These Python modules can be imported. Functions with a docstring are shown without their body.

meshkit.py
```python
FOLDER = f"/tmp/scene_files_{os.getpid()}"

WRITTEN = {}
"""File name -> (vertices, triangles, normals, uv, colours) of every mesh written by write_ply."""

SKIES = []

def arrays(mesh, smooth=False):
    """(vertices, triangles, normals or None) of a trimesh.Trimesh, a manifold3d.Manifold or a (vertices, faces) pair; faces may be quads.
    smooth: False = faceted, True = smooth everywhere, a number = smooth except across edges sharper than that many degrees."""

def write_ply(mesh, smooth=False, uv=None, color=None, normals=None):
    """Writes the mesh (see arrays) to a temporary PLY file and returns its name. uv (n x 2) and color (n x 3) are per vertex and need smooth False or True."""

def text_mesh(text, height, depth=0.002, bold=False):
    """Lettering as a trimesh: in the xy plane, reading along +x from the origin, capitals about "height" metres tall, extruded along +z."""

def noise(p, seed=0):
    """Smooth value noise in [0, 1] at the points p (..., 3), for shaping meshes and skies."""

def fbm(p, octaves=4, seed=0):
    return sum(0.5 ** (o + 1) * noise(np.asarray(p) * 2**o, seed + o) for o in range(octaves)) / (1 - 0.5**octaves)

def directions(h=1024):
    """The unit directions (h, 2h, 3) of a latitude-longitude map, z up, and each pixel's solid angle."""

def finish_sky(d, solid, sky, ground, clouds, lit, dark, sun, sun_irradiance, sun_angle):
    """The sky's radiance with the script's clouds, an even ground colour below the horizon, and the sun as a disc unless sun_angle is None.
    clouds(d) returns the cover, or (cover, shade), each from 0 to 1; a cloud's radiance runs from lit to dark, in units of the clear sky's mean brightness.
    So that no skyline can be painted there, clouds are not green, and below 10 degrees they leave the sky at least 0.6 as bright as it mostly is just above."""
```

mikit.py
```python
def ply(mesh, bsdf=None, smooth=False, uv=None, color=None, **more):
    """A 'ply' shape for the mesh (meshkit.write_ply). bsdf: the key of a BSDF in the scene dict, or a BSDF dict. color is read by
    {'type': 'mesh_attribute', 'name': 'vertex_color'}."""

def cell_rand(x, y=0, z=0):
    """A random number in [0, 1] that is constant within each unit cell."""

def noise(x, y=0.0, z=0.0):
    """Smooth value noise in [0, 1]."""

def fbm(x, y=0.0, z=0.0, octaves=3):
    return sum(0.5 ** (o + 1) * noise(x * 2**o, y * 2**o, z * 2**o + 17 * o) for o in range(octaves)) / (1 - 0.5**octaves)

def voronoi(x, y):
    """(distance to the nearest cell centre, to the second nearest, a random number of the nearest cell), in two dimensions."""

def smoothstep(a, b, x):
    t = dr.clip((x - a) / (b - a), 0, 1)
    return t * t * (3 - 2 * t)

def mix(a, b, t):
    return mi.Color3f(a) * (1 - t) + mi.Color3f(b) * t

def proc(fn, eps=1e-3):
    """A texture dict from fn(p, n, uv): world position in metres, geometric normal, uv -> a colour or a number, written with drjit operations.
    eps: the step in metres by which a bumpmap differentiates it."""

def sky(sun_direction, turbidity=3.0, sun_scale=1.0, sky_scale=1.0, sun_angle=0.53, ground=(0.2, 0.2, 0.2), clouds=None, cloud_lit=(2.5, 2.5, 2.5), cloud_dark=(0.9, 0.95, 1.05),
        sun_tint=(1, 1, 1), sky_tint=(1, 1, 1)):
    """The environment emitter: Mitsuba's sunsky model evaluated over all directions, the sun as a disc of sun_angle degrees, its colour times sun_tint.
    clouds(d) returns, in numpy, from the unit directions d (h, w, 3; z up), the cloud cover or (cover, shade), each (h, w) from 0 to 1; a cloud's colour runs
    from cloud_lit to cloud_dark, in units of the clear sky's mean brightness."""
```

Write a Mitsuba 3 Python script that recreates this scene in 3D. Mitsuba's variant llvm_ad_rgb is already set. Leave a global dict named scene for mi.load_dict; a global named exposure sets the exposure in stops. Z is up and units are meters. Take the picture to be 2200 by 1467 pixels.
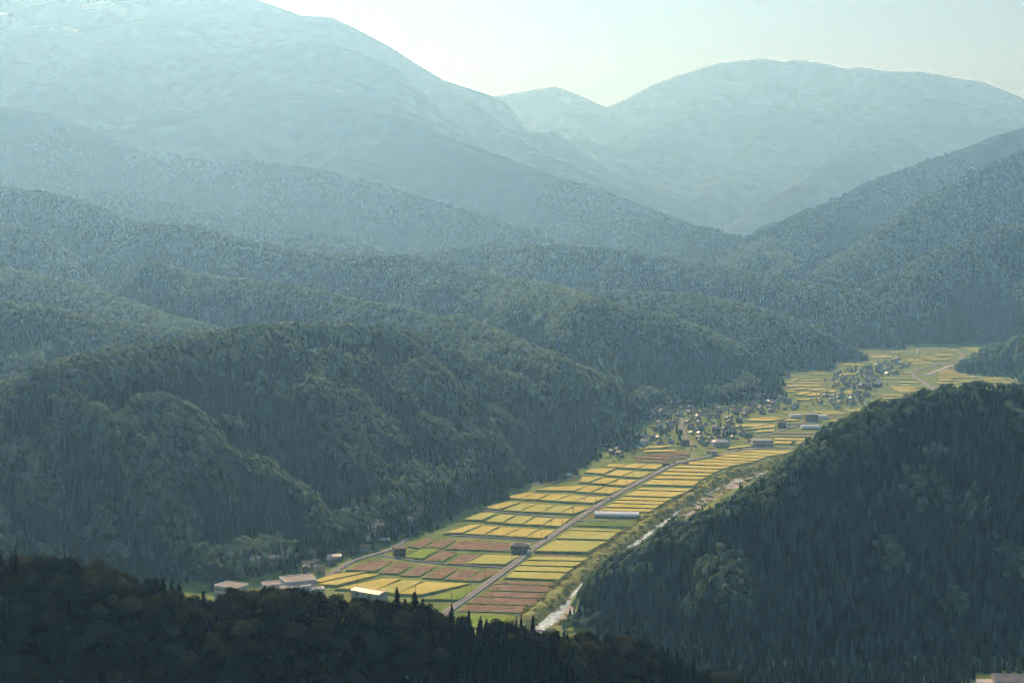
import math, random, numpy as np, trimesh, drjit as dr, mitsuba as mi, mikit, meshkit
from shapely.geometry import Polygon, MultiPolygon, Point, LineString
from shapely.prepared import prep

T = mi.ScalarTransform4f
mat4 = lambda m: T(np.array(m, float))
scene, labels = {}, {}

# ---------------------------------------------------------------- camera, sky, exposure
EYE = np.array([0.0, 0.0, 257.0])
PITCH = math.radians(3.714)
exposure = 2.13
SUN_AZ, SUN_EL = math.radians(-17.0), math.radians(35.0)
SUN = (math.sin(SUN_AZ) * math.cos(SUN_EL), math.cos(SUN_AZ) * math.cos(SUN_EL), math.sin(SUN_EL))
scene['camera'] = {
    'type': 'perspective', 'fov': 40.89, 'near_clip': 1.0, 'far_clip': 60000.0,
    'to_world': T().look_at(origin=EYE.tolist(), target=[0, math.cos(PITCH) * 100, 257 - math.sin(PITCH) * 100], up=[0, 0, 1]),
    'medium': {'type': 'ref', 'id': 'haze_air'}}
scene['sky'] = mikit.sky(SUN, turbidity=3, sky_scale=0.54, sky_tint=(0.84, 0.96, 1.08), sun_tint=(0.96, 1.0, 1.02))

# ---------------------------------------------------------------- the hazy air of the valley
scene['haze_air'] = {'type': 'homogeneous', 'albedo': {'type': 'rgb', 'value': [0.86, 0.89, 0.96]},
                     'sigma_t': {'type': 'rgb', 'value': [0.46e-4, 0.95e-4, 1.55e-4]},
                     'phase': {'type': 'hg', 'g': 0.55}}
scene['haze'] = {'type': 'cube', 'to_world': T().translate([0, 7900, 1150]).scale([7600, 8700, 1350]),
                 'bsdf': {'type': 'null'}, 'interior': {'type': 'ref', 'id': 'haze_air'}}
labels['haze'] = {'label': 'pale blue haze filling the whole mountain valley', 'category': 'haze', 'kind': 'stuff'}

# ---------------------------------------------------------------- surveyed layout, in metres (x right, y away, z up)
RIDGES = {
    'fore': [0.5,0.4,9,1.45,[[-175.8,420.0,158.4],[-158.5,420.0,156.8],[-150.4,421.4,155.8],[-138.1,423.6,153.5],[-124.4,426.0,148.8],[-111.2,431.3,143.5],[-101.7,435.0,137.8],[-92.7,435.0,138.1],[-80.7,435.0,142.9],[-68.1,440.5,138.7],[-55.2,446.0,134.2],[-41.9,451.6,133.5],[-31.4,456.0,130.8],[-22.3,462.0,126.0],[-6.5,472.0,120.1],[8.3,481.0,115.1],[23.6,490.0,109.9],[39.5,498.0,108.1],[55.8,506.0,101.1],[74.8,516.0,91.3],[92.4,525.0,81.7],[122.1,535.0,63.8]]],
    'near_left': [0.62,0.5,20,1.45,[[-487.9,1100.0,102.7],[-477.6,1130.0,114.2],[-441.9,1180.0,132.6],[-426.2,1205.0,146.6],[-397.2,1230.0,156.2],[-371.0,1285.0,163.9],[-337.5,1325.0,163.6],[-311.7,1370.0,167.7],[-290.2,1425.0,173.2],[-254.5,1500.0,173.8],[-212.4,1565.0,170.6],[-173.8,1600.0,167.8],[-139.2,1640.0,161.9],[-102.1,1670.0,147.3],[-68.3,1675.0,128.7],[-23.1,1700.0,107.8],[17.6,1725.0,92.2],[43.9,1720.0,78.0],[72.6,1705.0,59.0],[95.9,1705.0,50.3],[109.5,1690.0,39.3],[116.7,1660.0,17.3]]],
    'near_right': [0.62,0.9,16,1.1,[[37.4,962.0,-15.1],[55.8,955.0,11.2],[69.9,970.0,24.4],[80.7,980.0,35.7],[100.8,980.0,45.9],[118.1,985.0,56.8],[147.6,980.0,67.9],[176.0,990.0,81.5],[199.1,1005.0,93.5],[222.8,1020.0,107.0],[240.0,1035.0,117.4],[268.3,1050.0,128.1],[288.8,1060.0,136.0],[319.1,1065.0,142.1],[347.5,1075.0,147.7],[373.1,1075.0,148.8],[400.5,1070.0,147.8],[468.8,1060.0,152.3]]],
    'left_nose': [0.7,0.5,18,1.45,[[-84.7,2080.0,156.5],[-33.3,1960.0,139.8],[12.7,1870.0,125.7],[60.5,1780.0,114.6],[91.8,1800.0,99.6],[126.6,1860.0,80.0],[159.2,1870.0,53.5],[183.1,1885.0,35.8],[188.2,1840.0,25.1],[189.1,1800.0,12.7]]],
    'left_mid': [0.55,0.5,22,1.45,[[-1672.4,4000.0,448.5],[-1446.7,3900.0,434.4],[-1265.6,3790.0,413.8],[-1123.9,3700.0,375.1],[-1007.0,3592.3,335.2],[-910.4,3500.0,323.5],[-811.1,3430.0,319.7],[-701.9,3350.0,295.5],[-549.5,3250.0,261.2],[-400.5,3200.0,244.8],[-241.2,3100.0,244.9],[-142.1,3000.0,229.8],[-38.6,2850.0,199.8],[44.9,2650.0,194.3],[135.8,2225.0,174.2],[227.9,2240.0,152.5],[317.0,2335.0,123.0],[407.7,2400.0,85.3],[447.9,2395.0,58.7],[485.8,2420.0,34.4]]],
    'mid_two': [0.55,0.5,20,1.45,[[81.3,3000.0,170.9],[159.9,2950.0,170.2],[289.7,2850.0,168.0],[382.1,2750.0,166.2],[483.5,2640.0,140.8],[583.2,2685.0,111.6],[632.5,2660.0,76.7],[675.5,2650.0,56.6],[720.4,2665.0,33.7]]],
    'mid_three': [0.55,0.5,22,1.45,[[-324.8,4000.0,239.9],[-187.0,3950.0,261.3],[-92.3,3900.0,276.9],[0.0,3817.6,269.9],[125.1,3700.0,273.0],[246.9,3650.0,262.8],[365.4,3600.0,244.4],[517.9,3400.0,215.8],[660.5,3250.0,184.3],[775.2,3050.0,165.5],[849.7,3055.0,120.8],[886.0,3035.0,85.6],[906.3,3015.0,57.9]]],
    'left_inner': [0.58,0.6,20,1.45,[[-690.5,2650.0,231.9],[-598.6,2600.0,210.2],[-501.8,2554.5,199.7],[-389.6,2500.0,188.8],[-276.6,2400.0,168.4],[-189.6,2330.0,158.9],[-106.9,2250.0,135.2],[-29.2,2150.0,116.8]]],
    'left_inner_b': [0.58,0.6,20,1.45,[[-1172.4,2750.0,235.9],[-1005.3,2700.0,220.6],[-897.8,2625.0,205.4],[-794.8,2550.0,187.7],[-695.8,2443.3,167.0],[-613.8,2350.0,147.8],[-519.2,2250.0,135.2]]],
    'left_low': [0.62,0.6,18,1.45,[[-875.6,2050.0,182.8],[-745.9,2000.0,178.3],[-671.9,1981.5,172.2],[-599.4,1963.0,156.3],[-549.3,1950.0,150.3],[-496.4,1950.0,143.6],[-430.3,1950.0,140.3],[-357.6,1950.0,129.0]]],
    'left_spur': [0.6,0.6,18,1.45,[[-1404.3,3300.0,328.1],[-1207.7,3250.0,315.9],[-1120.9,3190.0,306.1],[-1064.9,3150.0,276.7],[-996.0,3050.0,229.5]]],
    'left_mid_spur': [0.55,0.5,20,1.45,[[-2093.7,5000.0,377.7],[-1704.0,5050.0,441.8],[-1491.3,5023.9,466.2],[-1299.1,5000.0,439.9],[-1107.2,4894.7,394.8],[-940.2,4800.0,367.7],[-699.5,4500.0,314.8],[-482.8,4200.0,279.2]]],
    'mid_four': [0.55,0.5,25,1.45,[[-77.1,5700.0,319.1],[56.8,5600.0,346.2],[185.8,5500.0,366.7],[363.6,5382.4,378.6],[483.3,5300.0,383.7],[629.0,4900.0,347.1],[715.2,4600.0,310.1],[785.1,4300.0,277.0],[787.7,3880.0,234.9],[780.2,3600.0,192.0],[771.9,3300.0,138.6]]],
    'left_four': [0.55,0.5,30,1.45,[[-2873.6,6300.0,1074.5],[-2254.0,6100.0,902.3],[-2027.5,6033.3,859.0],[-1805.9,5966.7,782.6],[-1588.9,5900.0,688.0],[-1330.2,5807.7,632.5],[-1182.3,5753.8,623.2],[-1036.7,5700.0,625.4],[-907.9,5614.3,600.9],[-741.4,5500.0,569.8],[-446.9,5300.0,483.5],[-243.0,5142.9,424.7],[-67.5,5000.0,369.3],[48.7,4800.0,316.0]]],
    'left_five': [0.5,0.5,40,1.45,[[-3871.2,8500.0,1560.3],[-3056.3,8300.0,1578.8],[-2730.3,8157.1,1569.4],[-2415.8,8014.3,1466.8],[-2019.6,7828.6,1399.6],[-1755.0,7700.0,1329.7],[-1339.8,7395.7,1188.8],[-1087.8,7200.0,1080.2],[-798.5,6990.5,979.2],[-548.6,6800.0,909.5],[-308.5,6550.0,802.1],[0.0,6200.0,668.9],[200.2,5939.1,575.6],[434.6,5600.0,468.6],[601.8,5400.0,388.1],[680.4,5300.0,349.8]]],
    'far_left': [0.5,0.5,50,1.45,[[-4449.8,9800.0,2213.5],[-3599.1,9800.0,2213.5],[-2564.1,9600.0,2173.4],[-2034.6,9369.2,2034.7],[-1863.2,9292.3,1974.1],[-1660.8,9200.0,1911.5],[-1529.4,9146.7,1856.6],[-1366.9,9080.0,1790.9],[-1174.3,9000.0,1768.4],[-1028.8,9040.0,1703.5],[-822.7,9096.0,1607.2],[-613.8,9152.0,1479.1],[-432.2,9200.0,1378.6],[-282.5,9350.0,1350.5],[-127.6,9500.0,1314.5]]],
    'far_left_spur': [0.5,0.5,40,1.45,[[-443.0,8800.0,1320.7],[-285.5,8500.0,1179.6],[-137.8,8200.0,1051.1],[0.0,7815.4,909.2],[194.0,7200.0,736.8],[342.8,6780.0,617.5],[488.9,6300.0,496.2],[577.4,5700.0,405.5]]],
    'far_shoulder': [0.45,0.5,40,1.45,[[-3906.6,8600.0,1917.3],[-3090.4,8400.0,1706.9],[-2916.3,8380.0,1642.5],[-2712.8,8356.7,1622.1],[-2510.5,8333.3,1590.7],[-2221.9,8300.0,1626.5],[-1921.4,8200.0,1569.2],[-1628.8,8100.0,1405.7],[-1324.8,7900.0,1285.5],[-1027.2,7650.0,1151.0],[-745.8,7400.0,1035.4]]],
    'far_right': [0.45,0.5,60,1.45,[[-806.3,12000.0,1503.2],[-402.9,12000.0,1603.1],[-161.7,12037.5,1599.3],[121.7,12081.2,1652.4],[366.1,12118.8,1697.1],[571.2,12150.0,1628.1],[818.9,12187.5,1522.9],[984.4,12212.5,1586.5],[1233.4,12250.0,1725.0],[1483.9,12287.5,1819.3],[1820.1,12337.5,1928.0],[2244.6,12400.0,1977.7],[2411.2,12400.0,1944.8],[2535.7,12400.0,1965.3],[2827.3,12400.0,1924.2],[2973.4,12400.0,1883.1],[3077.1,12400.0,1899.5],[3327.2,12400.0,1866.6],[3660.0,12400.0,1862.5],[3994.0,12400.0,1800.7],[4202.7,12400.0,1771.9],[4580.9,12400.0,1619.4],[5419.4,12400.0,1421.1]]],
    'far_right_spur': [0.45,0.45,50,1.45,[[1760.3,11400.0,1592.2],[1471.4,10950.0,1411.6],[1200.2,10500.0,1241.4],[989.1,9800.0,1077.1],[709.7,9163.6,900.7],[563.5,8800.0,757.0],[404.8,8000.0,576.6]]],
    'far_right_spur_b': [0.45,0.45,50,1.45,[[2725.7,11600.0,1615.8],[2458.0,11080.0,1333.2],[2079.9,10300.0,1050.6],[1764.4,9700.0,874.0],[1380.0,8900.0,733.0],[1120.1,8300.0,588.9]]],
    'far_right_spur_c': [0.45,0.45,50,1.45,[[4126.5,11700.0,1510.8],[3528.4,11050.0,1330.2],[2973.6,10400.0,1145.2],[2361.8,9356.5,977.0],[1975.9,8626.1,804.7],[1672.6,8000.0,630.3]]],
    'right_five': [0.55,0.5,30,1.45,[[3146.0,7100.0,1085.2],[2638.6,6654.5,928.6],[2367.3,6400.0,832.1],[2052.8,6100.0,733.5],[1758.2,5800.0,632.0],[1456.3,5400.0,533.2],[1181.1,5000.0,436.6],[912.1,4500.0,342.1],[766.8,4200.0,282.0],[660.0,3900.0,211.1]]],
    'right_four': [0.55,0.5,25,1.45,[[2261.8,5100.0,781.5],[1898.2,4781.8,652.5],[1703.6,4600.0,583.4],[1526.0,4440.0,512.3],[1377.4,4300.0,460.7],[1212.9,4084.6,402.0],[1080.2,3900.0,336.1],[954.7,3715.4,275.6],[817.4,3500.0,217.3],[715.6,3300.0,166.6]]],
    'right_three': [0.58,0.5,22,1.45,[[1581.3,3550.0,381.9],[1363.8,3422.7,342.6],[1244.8,3350.0,318.0],[1127.2,3270.0,297.6],[1028.0,3200.0,266.4],[956.3,3140.0,228.9],[886.7,3080.0,187.6],[829.4,3020.0,142.8],[793.9,2980.0,98.6]]],
    'right_two': [0.6,0.5,20,1.45,[[1342.2,3010.0,310.9],[1207.9,3025.0,229.6],[1130.8,3035.0,188.5],[1083.4,3045.0,165.6],[1031.0,3010.0,127.8],[988.0,2970.0,89.0],[957.5,2930.0,56.3]]],
    'right_one': [0.6,0.5,18,1.45,[[1025.6,2290.0,141.0],[943.3,2355.0,122.0],[903.9,2420.0,104.5],[870.3,2440.0,88.4],[839.1,2420.0,64.9],[819.6,2395.0,42.3]]],
}
ROWS_RIGHT = [["green",[[-32.1,933.0],[-32.2,963.7],[2.3,959.2],[-2.6,933.0]]],["brown",[[-37.2,974.0],[-32.7,989.9],[12.5,984.6],[6.3,969.4]]],["brown",[[-32.1,993.5],[-25.0,1008.8],[20.4,1003.2],[13.9,987.5]]],["brown",[[-24.0,1012.5],[-18.0,1024.5],[23.8,1019.4],[21.1,1006.3]]],["brown",[[-17.0,1028.3],[-12.5,1043.3],[31.4,1037.4],[26.0,1022.6]]],["brown",[[-11.5,1047.3],[-8.3,1053.4],[34.5,1046.7],[32.6,1041.4]]],["yellowgreen",[[-4.4,1061.5],[1.7,1079.6],[42.4,1074.7],[35.9,1055.4]]],["yellowgreen",[[2.6,1083.2],[6.4,1096.9],[48.7,1091.1],[43.3,1078.2]]],["yellowgreen",[[7.2,1100.6],[12.2,1113.2],[56.4,1109.5],[50.0,1095.4]]],["yellowgreen",[[13.8,1117.0],[19.0,1128.4],[63.2,1123.1],[57.3,1113.2]]],["yellowgreen",[[20.8,1143.3],[38.6,1185.2],[81.7,1179.3],[63.0,1140.1]]],["yellowgreen",[[40.0,1190.3],[52.2,1219.3],[94.9,1213.9],[83.3,1184.3]]],["yellowgreen",[[53.7,1223.8],[55.6,1228.4],[99.3,1222.0],[96.4,1217.5]]],["darkgreen",[[58.7,1241.3],[67.4,1260.2],[116.6,1255.4],[107.6,1235.7]]],["gold",[[84.9,1304.9],[90.0,1314.2],[136.2,1308.0],[130.7,1297.7]]],["gold",[[91.7,1319.5],[98.2,1334.3],[143.0,1325.8],[137.6,1313.2]]],["gold",[[99.4,1338.6],[104.8,1348.9],[151.3,1343.2],[144.8,1330.1]]],["gold",[[106.5,1352.9],[112.7,1366.2],[158.5,1358.4],[152.6,1346.7]]],["gold",[[115.0,1371.9],[127.7,1398.0],[176.3,1389.1],[160.4,1362.9]]],["gold",[[129.6,1403.2],[134.3,1412.8],[185.8,1406.8],[178.8,1393.8]]],["gold",[[137.8,1428.6],[150.3,1455.6],[198.8,1449.8],[188.9,1420.0]]],["gold",[[152.4,1461.3],[159.7,1478.2],[210.1,1470.3],[201.2,1456.2]]],["gold",[[161.8,1483.5],[168.9,1499.5],[219.3,1488.8],[212.4,1475.6]]],["gold",[[170.8,1505.0],[178.1,1519.5],[230.2,1510.4],[221.7,1494.1]]],["gold",[[180.2,1524.3],[192.0,1539.2],[244.7,1529.9],[232.4,1514.3]]],["gold",[[194.2,1544.1],[204.9,1561.5],[263.2,1547.0],[247.3,1533.6]]],["gold",[[208.6,1565.6],[230.5,1576.3],[275.8,1558.6],[265.3,1549.8]]],["gold",[[233.1,1579.9],[239.3,1592.3],[287.0,1576.3],[278.2,1563.0]]],["gold",[[243.2,1596.5],[255.6,1609.8],[297.9,1591.4],[289.2,1579.3]]],["gold",[[258.5,1614.2],[269.6,1624.3],[318.3,1606.7],[300.3,1595.6]]],["gold",[[272.5,1628.7],[285.3,1638.3],[334.3,1631.9],[321.1,1609.8]]]]
ROWS_LEFT = [[["gold",[[-153.0,1050.0],[-141.0,1071.9],[-117.6,1080.3],[-147.6,1047.3]]],["gold",[[-148.8,1040.7],[-116.9,1073.9],[-106.0,1071.9],[-134.9,1038.7]]],["gold",[[-131.9,1029.0],[-101.2,1059.5],[-88.3,1058.1],[-103.5,1023.9]]],["yellowgreen",[[-102.1,1023.9],[-84.5,1055.4],[-70.2,1052.7],[-86.1,1013.7]]],["gold",[[-84.7,1013.7],[-67.4,1049.3],[-34.5,1044.7],[-67.9,1012.5]]],["green",[[-63.4,1001.4],[-35.5,1034.2],[-25.8,1042.0],[-39.6,1000.2]]]],[["brown",[[-130.9,1086.0],[-116.3,1114.6],[-98.5,1117.0],[-110.3,1081.8]]],["brown",[[-104.2,1076.1],[-92.9,1108.7],[-80.6,1107.4],[-91.2,1074.7]]],["brown",[[-86.3,1069.5],[-74.5,1101.3],[-62.0,1100.6],[-74.4,1067.0]]],["brown",[[-68.6,1062.2],[-55.6,1094.7],[-44.3,1092.4],[-56.1,1059.5]]],["brown",[[-51.2,1057.4],[-38.2,1089.4],[-26.1,1086.5],[-38.4,1054.7]]],["brown",[[-35.9,1054.0],[-20.9,1085.5],[-9.3,1084.6],[-26.0,1052.7]]]],[["green",[[-86.5,1124.6],[-76.1,1156.1],[-61.2,1157.8],[-74.7,1121.5]]],["brown",[[-70.8,1115.5],[-58.2,1146.5],[-46.4,1144.9],[-57.7,1114.0]]],["brown",[[-50.9,1105.7],[-39.8,1137.6],[-26.9,1135.4],[-39.8,1103.5]]],["yellowgreen",[[-36.0,1103.5],[-22.6,1134.3],[6.2,1130.1],[-6.4,1100.6]]]],[["brown",[[-87.9,1164.3],[-75.7,1192.9],[-68.8,1187.7],[-79.4,1157.8]]],["brown",[[-73.3,1161.0],[-61.1,1187.7],[-48.9,1189.5],[-60.8,1157.8]]],["brown",[[-55.4,1154.5],[-43.1,1184.3],[-13.0,1180.9],[-22.9,1150.5]]],["brown",[[-20.9,1148.9],[-10.5,1177.6],[-2.0,1177.6],[-3.5,1147.3]]]],[["gold",[[-58.8,1208.6],[-37.5,1245.0],[-29.0,1243.1],[-44.4,1210.4]]],["gold",[[-41.3,1205.8],[-26.7,1238.5],[-13.1,1237.6],[-25.6,1203.3]]],["gold",[[-22.7,1202.1],[-9.3,1234.6],[6.3,1230.9],[-7.0,1199.8]]],["gold",[[-5.3,1197.4],[8.4,1230.2],[23.6,1227.1],[11.1,1195.0]]],["gold",[[13.1,1192.9],[26.4,1224.7],[38.2,1223.5],[26.9,1189.5]]]],[["yellowgreen",[[-43.3,1264.0],[-28.8,1294.7],[-15.1,1293.7],[-28.5,1261.0]]],["yellowgreen",[[-23.6,1254.5],[-11.0,1285.7],[1.3,1284.3],[-9.4,1250.7]]],["yellowgreen",[[-6.6,1247.8],[5.3,1280.3],[19.3,1277.7],[9.0,1244.1]]],["gold",[[11.5,1243.1],[23.1,1273.8],[37.5,1271.8],[27.6,1241.3]]],["gold",[[29.9,1239.4],[40.5,1269.9],[53.0,1267.9],[43.2,1235.7]]]],[["gold",[[-29.7,1314.2],[-4.6,1344.1],[6.9,1339.7],[-13.0,1307.0]]],["yellowgreen",[[-8.0,1301.8],[9.6,1336.5],[22.4,1333.3],[7.1,1298.8]]],["yellowgreen",[[9.3,1296.7],[25.1,1332.2],[41.4,1327.9],[27.0,1294.5]]],["yellowgreen",[[29.2,1293.7],[45.0,1326.9],[59.4,1323.5],[44.6,1290.5]]],["gold",[[46.9,1290.7],[62.0,1321.6],[75.8,1318.4],[58.2,1287.7]]]],[["gold",[[-7.0,1362.9],[13.3,1386.8],[21.3,1386.1],[7.4,1355.7]]],["gold",[[9.3,1354.2],[22.7,1382.9],[35.9,1382.2],[25.0,1352.9]]],["gold",[[27.7,1350.7],[40.1,1379.9],[57.5,1377.6],[41.9,1346.3]]],["gold",[[44.2,1345.2],[61.2,1375.3],[75.1,1370.8],[59.7,1341.2]]],["gold",[[62.0,1340.8],[78.2,1368.5],[94.4,1366.2],[79.1,1336.5]]]],[["gold",[[26.3,1398.5],[37.7,1414.0],[78.0,1424.9],[63.0,1395.0]]],["gold",[[65.6,1390.3],[79.8,1422.5],[94.2,1420.0],[79.2,1386.8]]],["gold",[[82.4,1384.5],[97.4,1416.4],[114.8,1410.4],[99.6,1379.9]]]],[["gold",[[72.4,1439.7],[77.5,1471.4],[95.5,1470.3],[80.7,1439.7]]],["gold",[[83.9,1434.8],[98.7,1465.1],[114.0,1462.6],[98.3,1429.8]]],["gold",[[101.5,1426.1],[116.6,1457.4],[133.2,1453.6],[118.0,1420.0]]]],[["gold",[[80.8,1495.5],[88.1,1517.0],[115.0,1522.9],[99.6,1486.1]]],["gold",[[101.6,1479.0],[117.2,1510.4],[133.2,1505.0],[117.2,1471.4]]],["yellowgreen",[[120.4,1470.3],[135.6,1502.2],[153.7,1498.4],[138.3,1465.1]]]],[["gold",[[106.1,1529.9],[111.5,1547.0],[129.3,1544.1],[118.8,1524.3]]],["gold",[[120.7,1522.3],[135.3,1547.0],[152.2,1547.0],[139.1,1518.7]]],["gold",[[142.0,1515.9],[154.9,1547.0],[170.6,1541.2],[159.3,1513.2]]]],[["brown",[[146.4,1564.4],[141.4,1580.5],[186.7,1570.3],[170.4,1558.6]]],["brown",[[141.1,1588.3],[151.0,1601.8],[198.1,1584.4],[183.7,1576.9]]],["brown",[[154.9,1608.0],[167.8,1616.7],[205.9,1594.4],[199.8,1589.2]]],["brown",[[172.7,1620.5],[198.9,1627.1],[212.3,1619.2],[208.1,1603.6]]]]]
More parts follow.
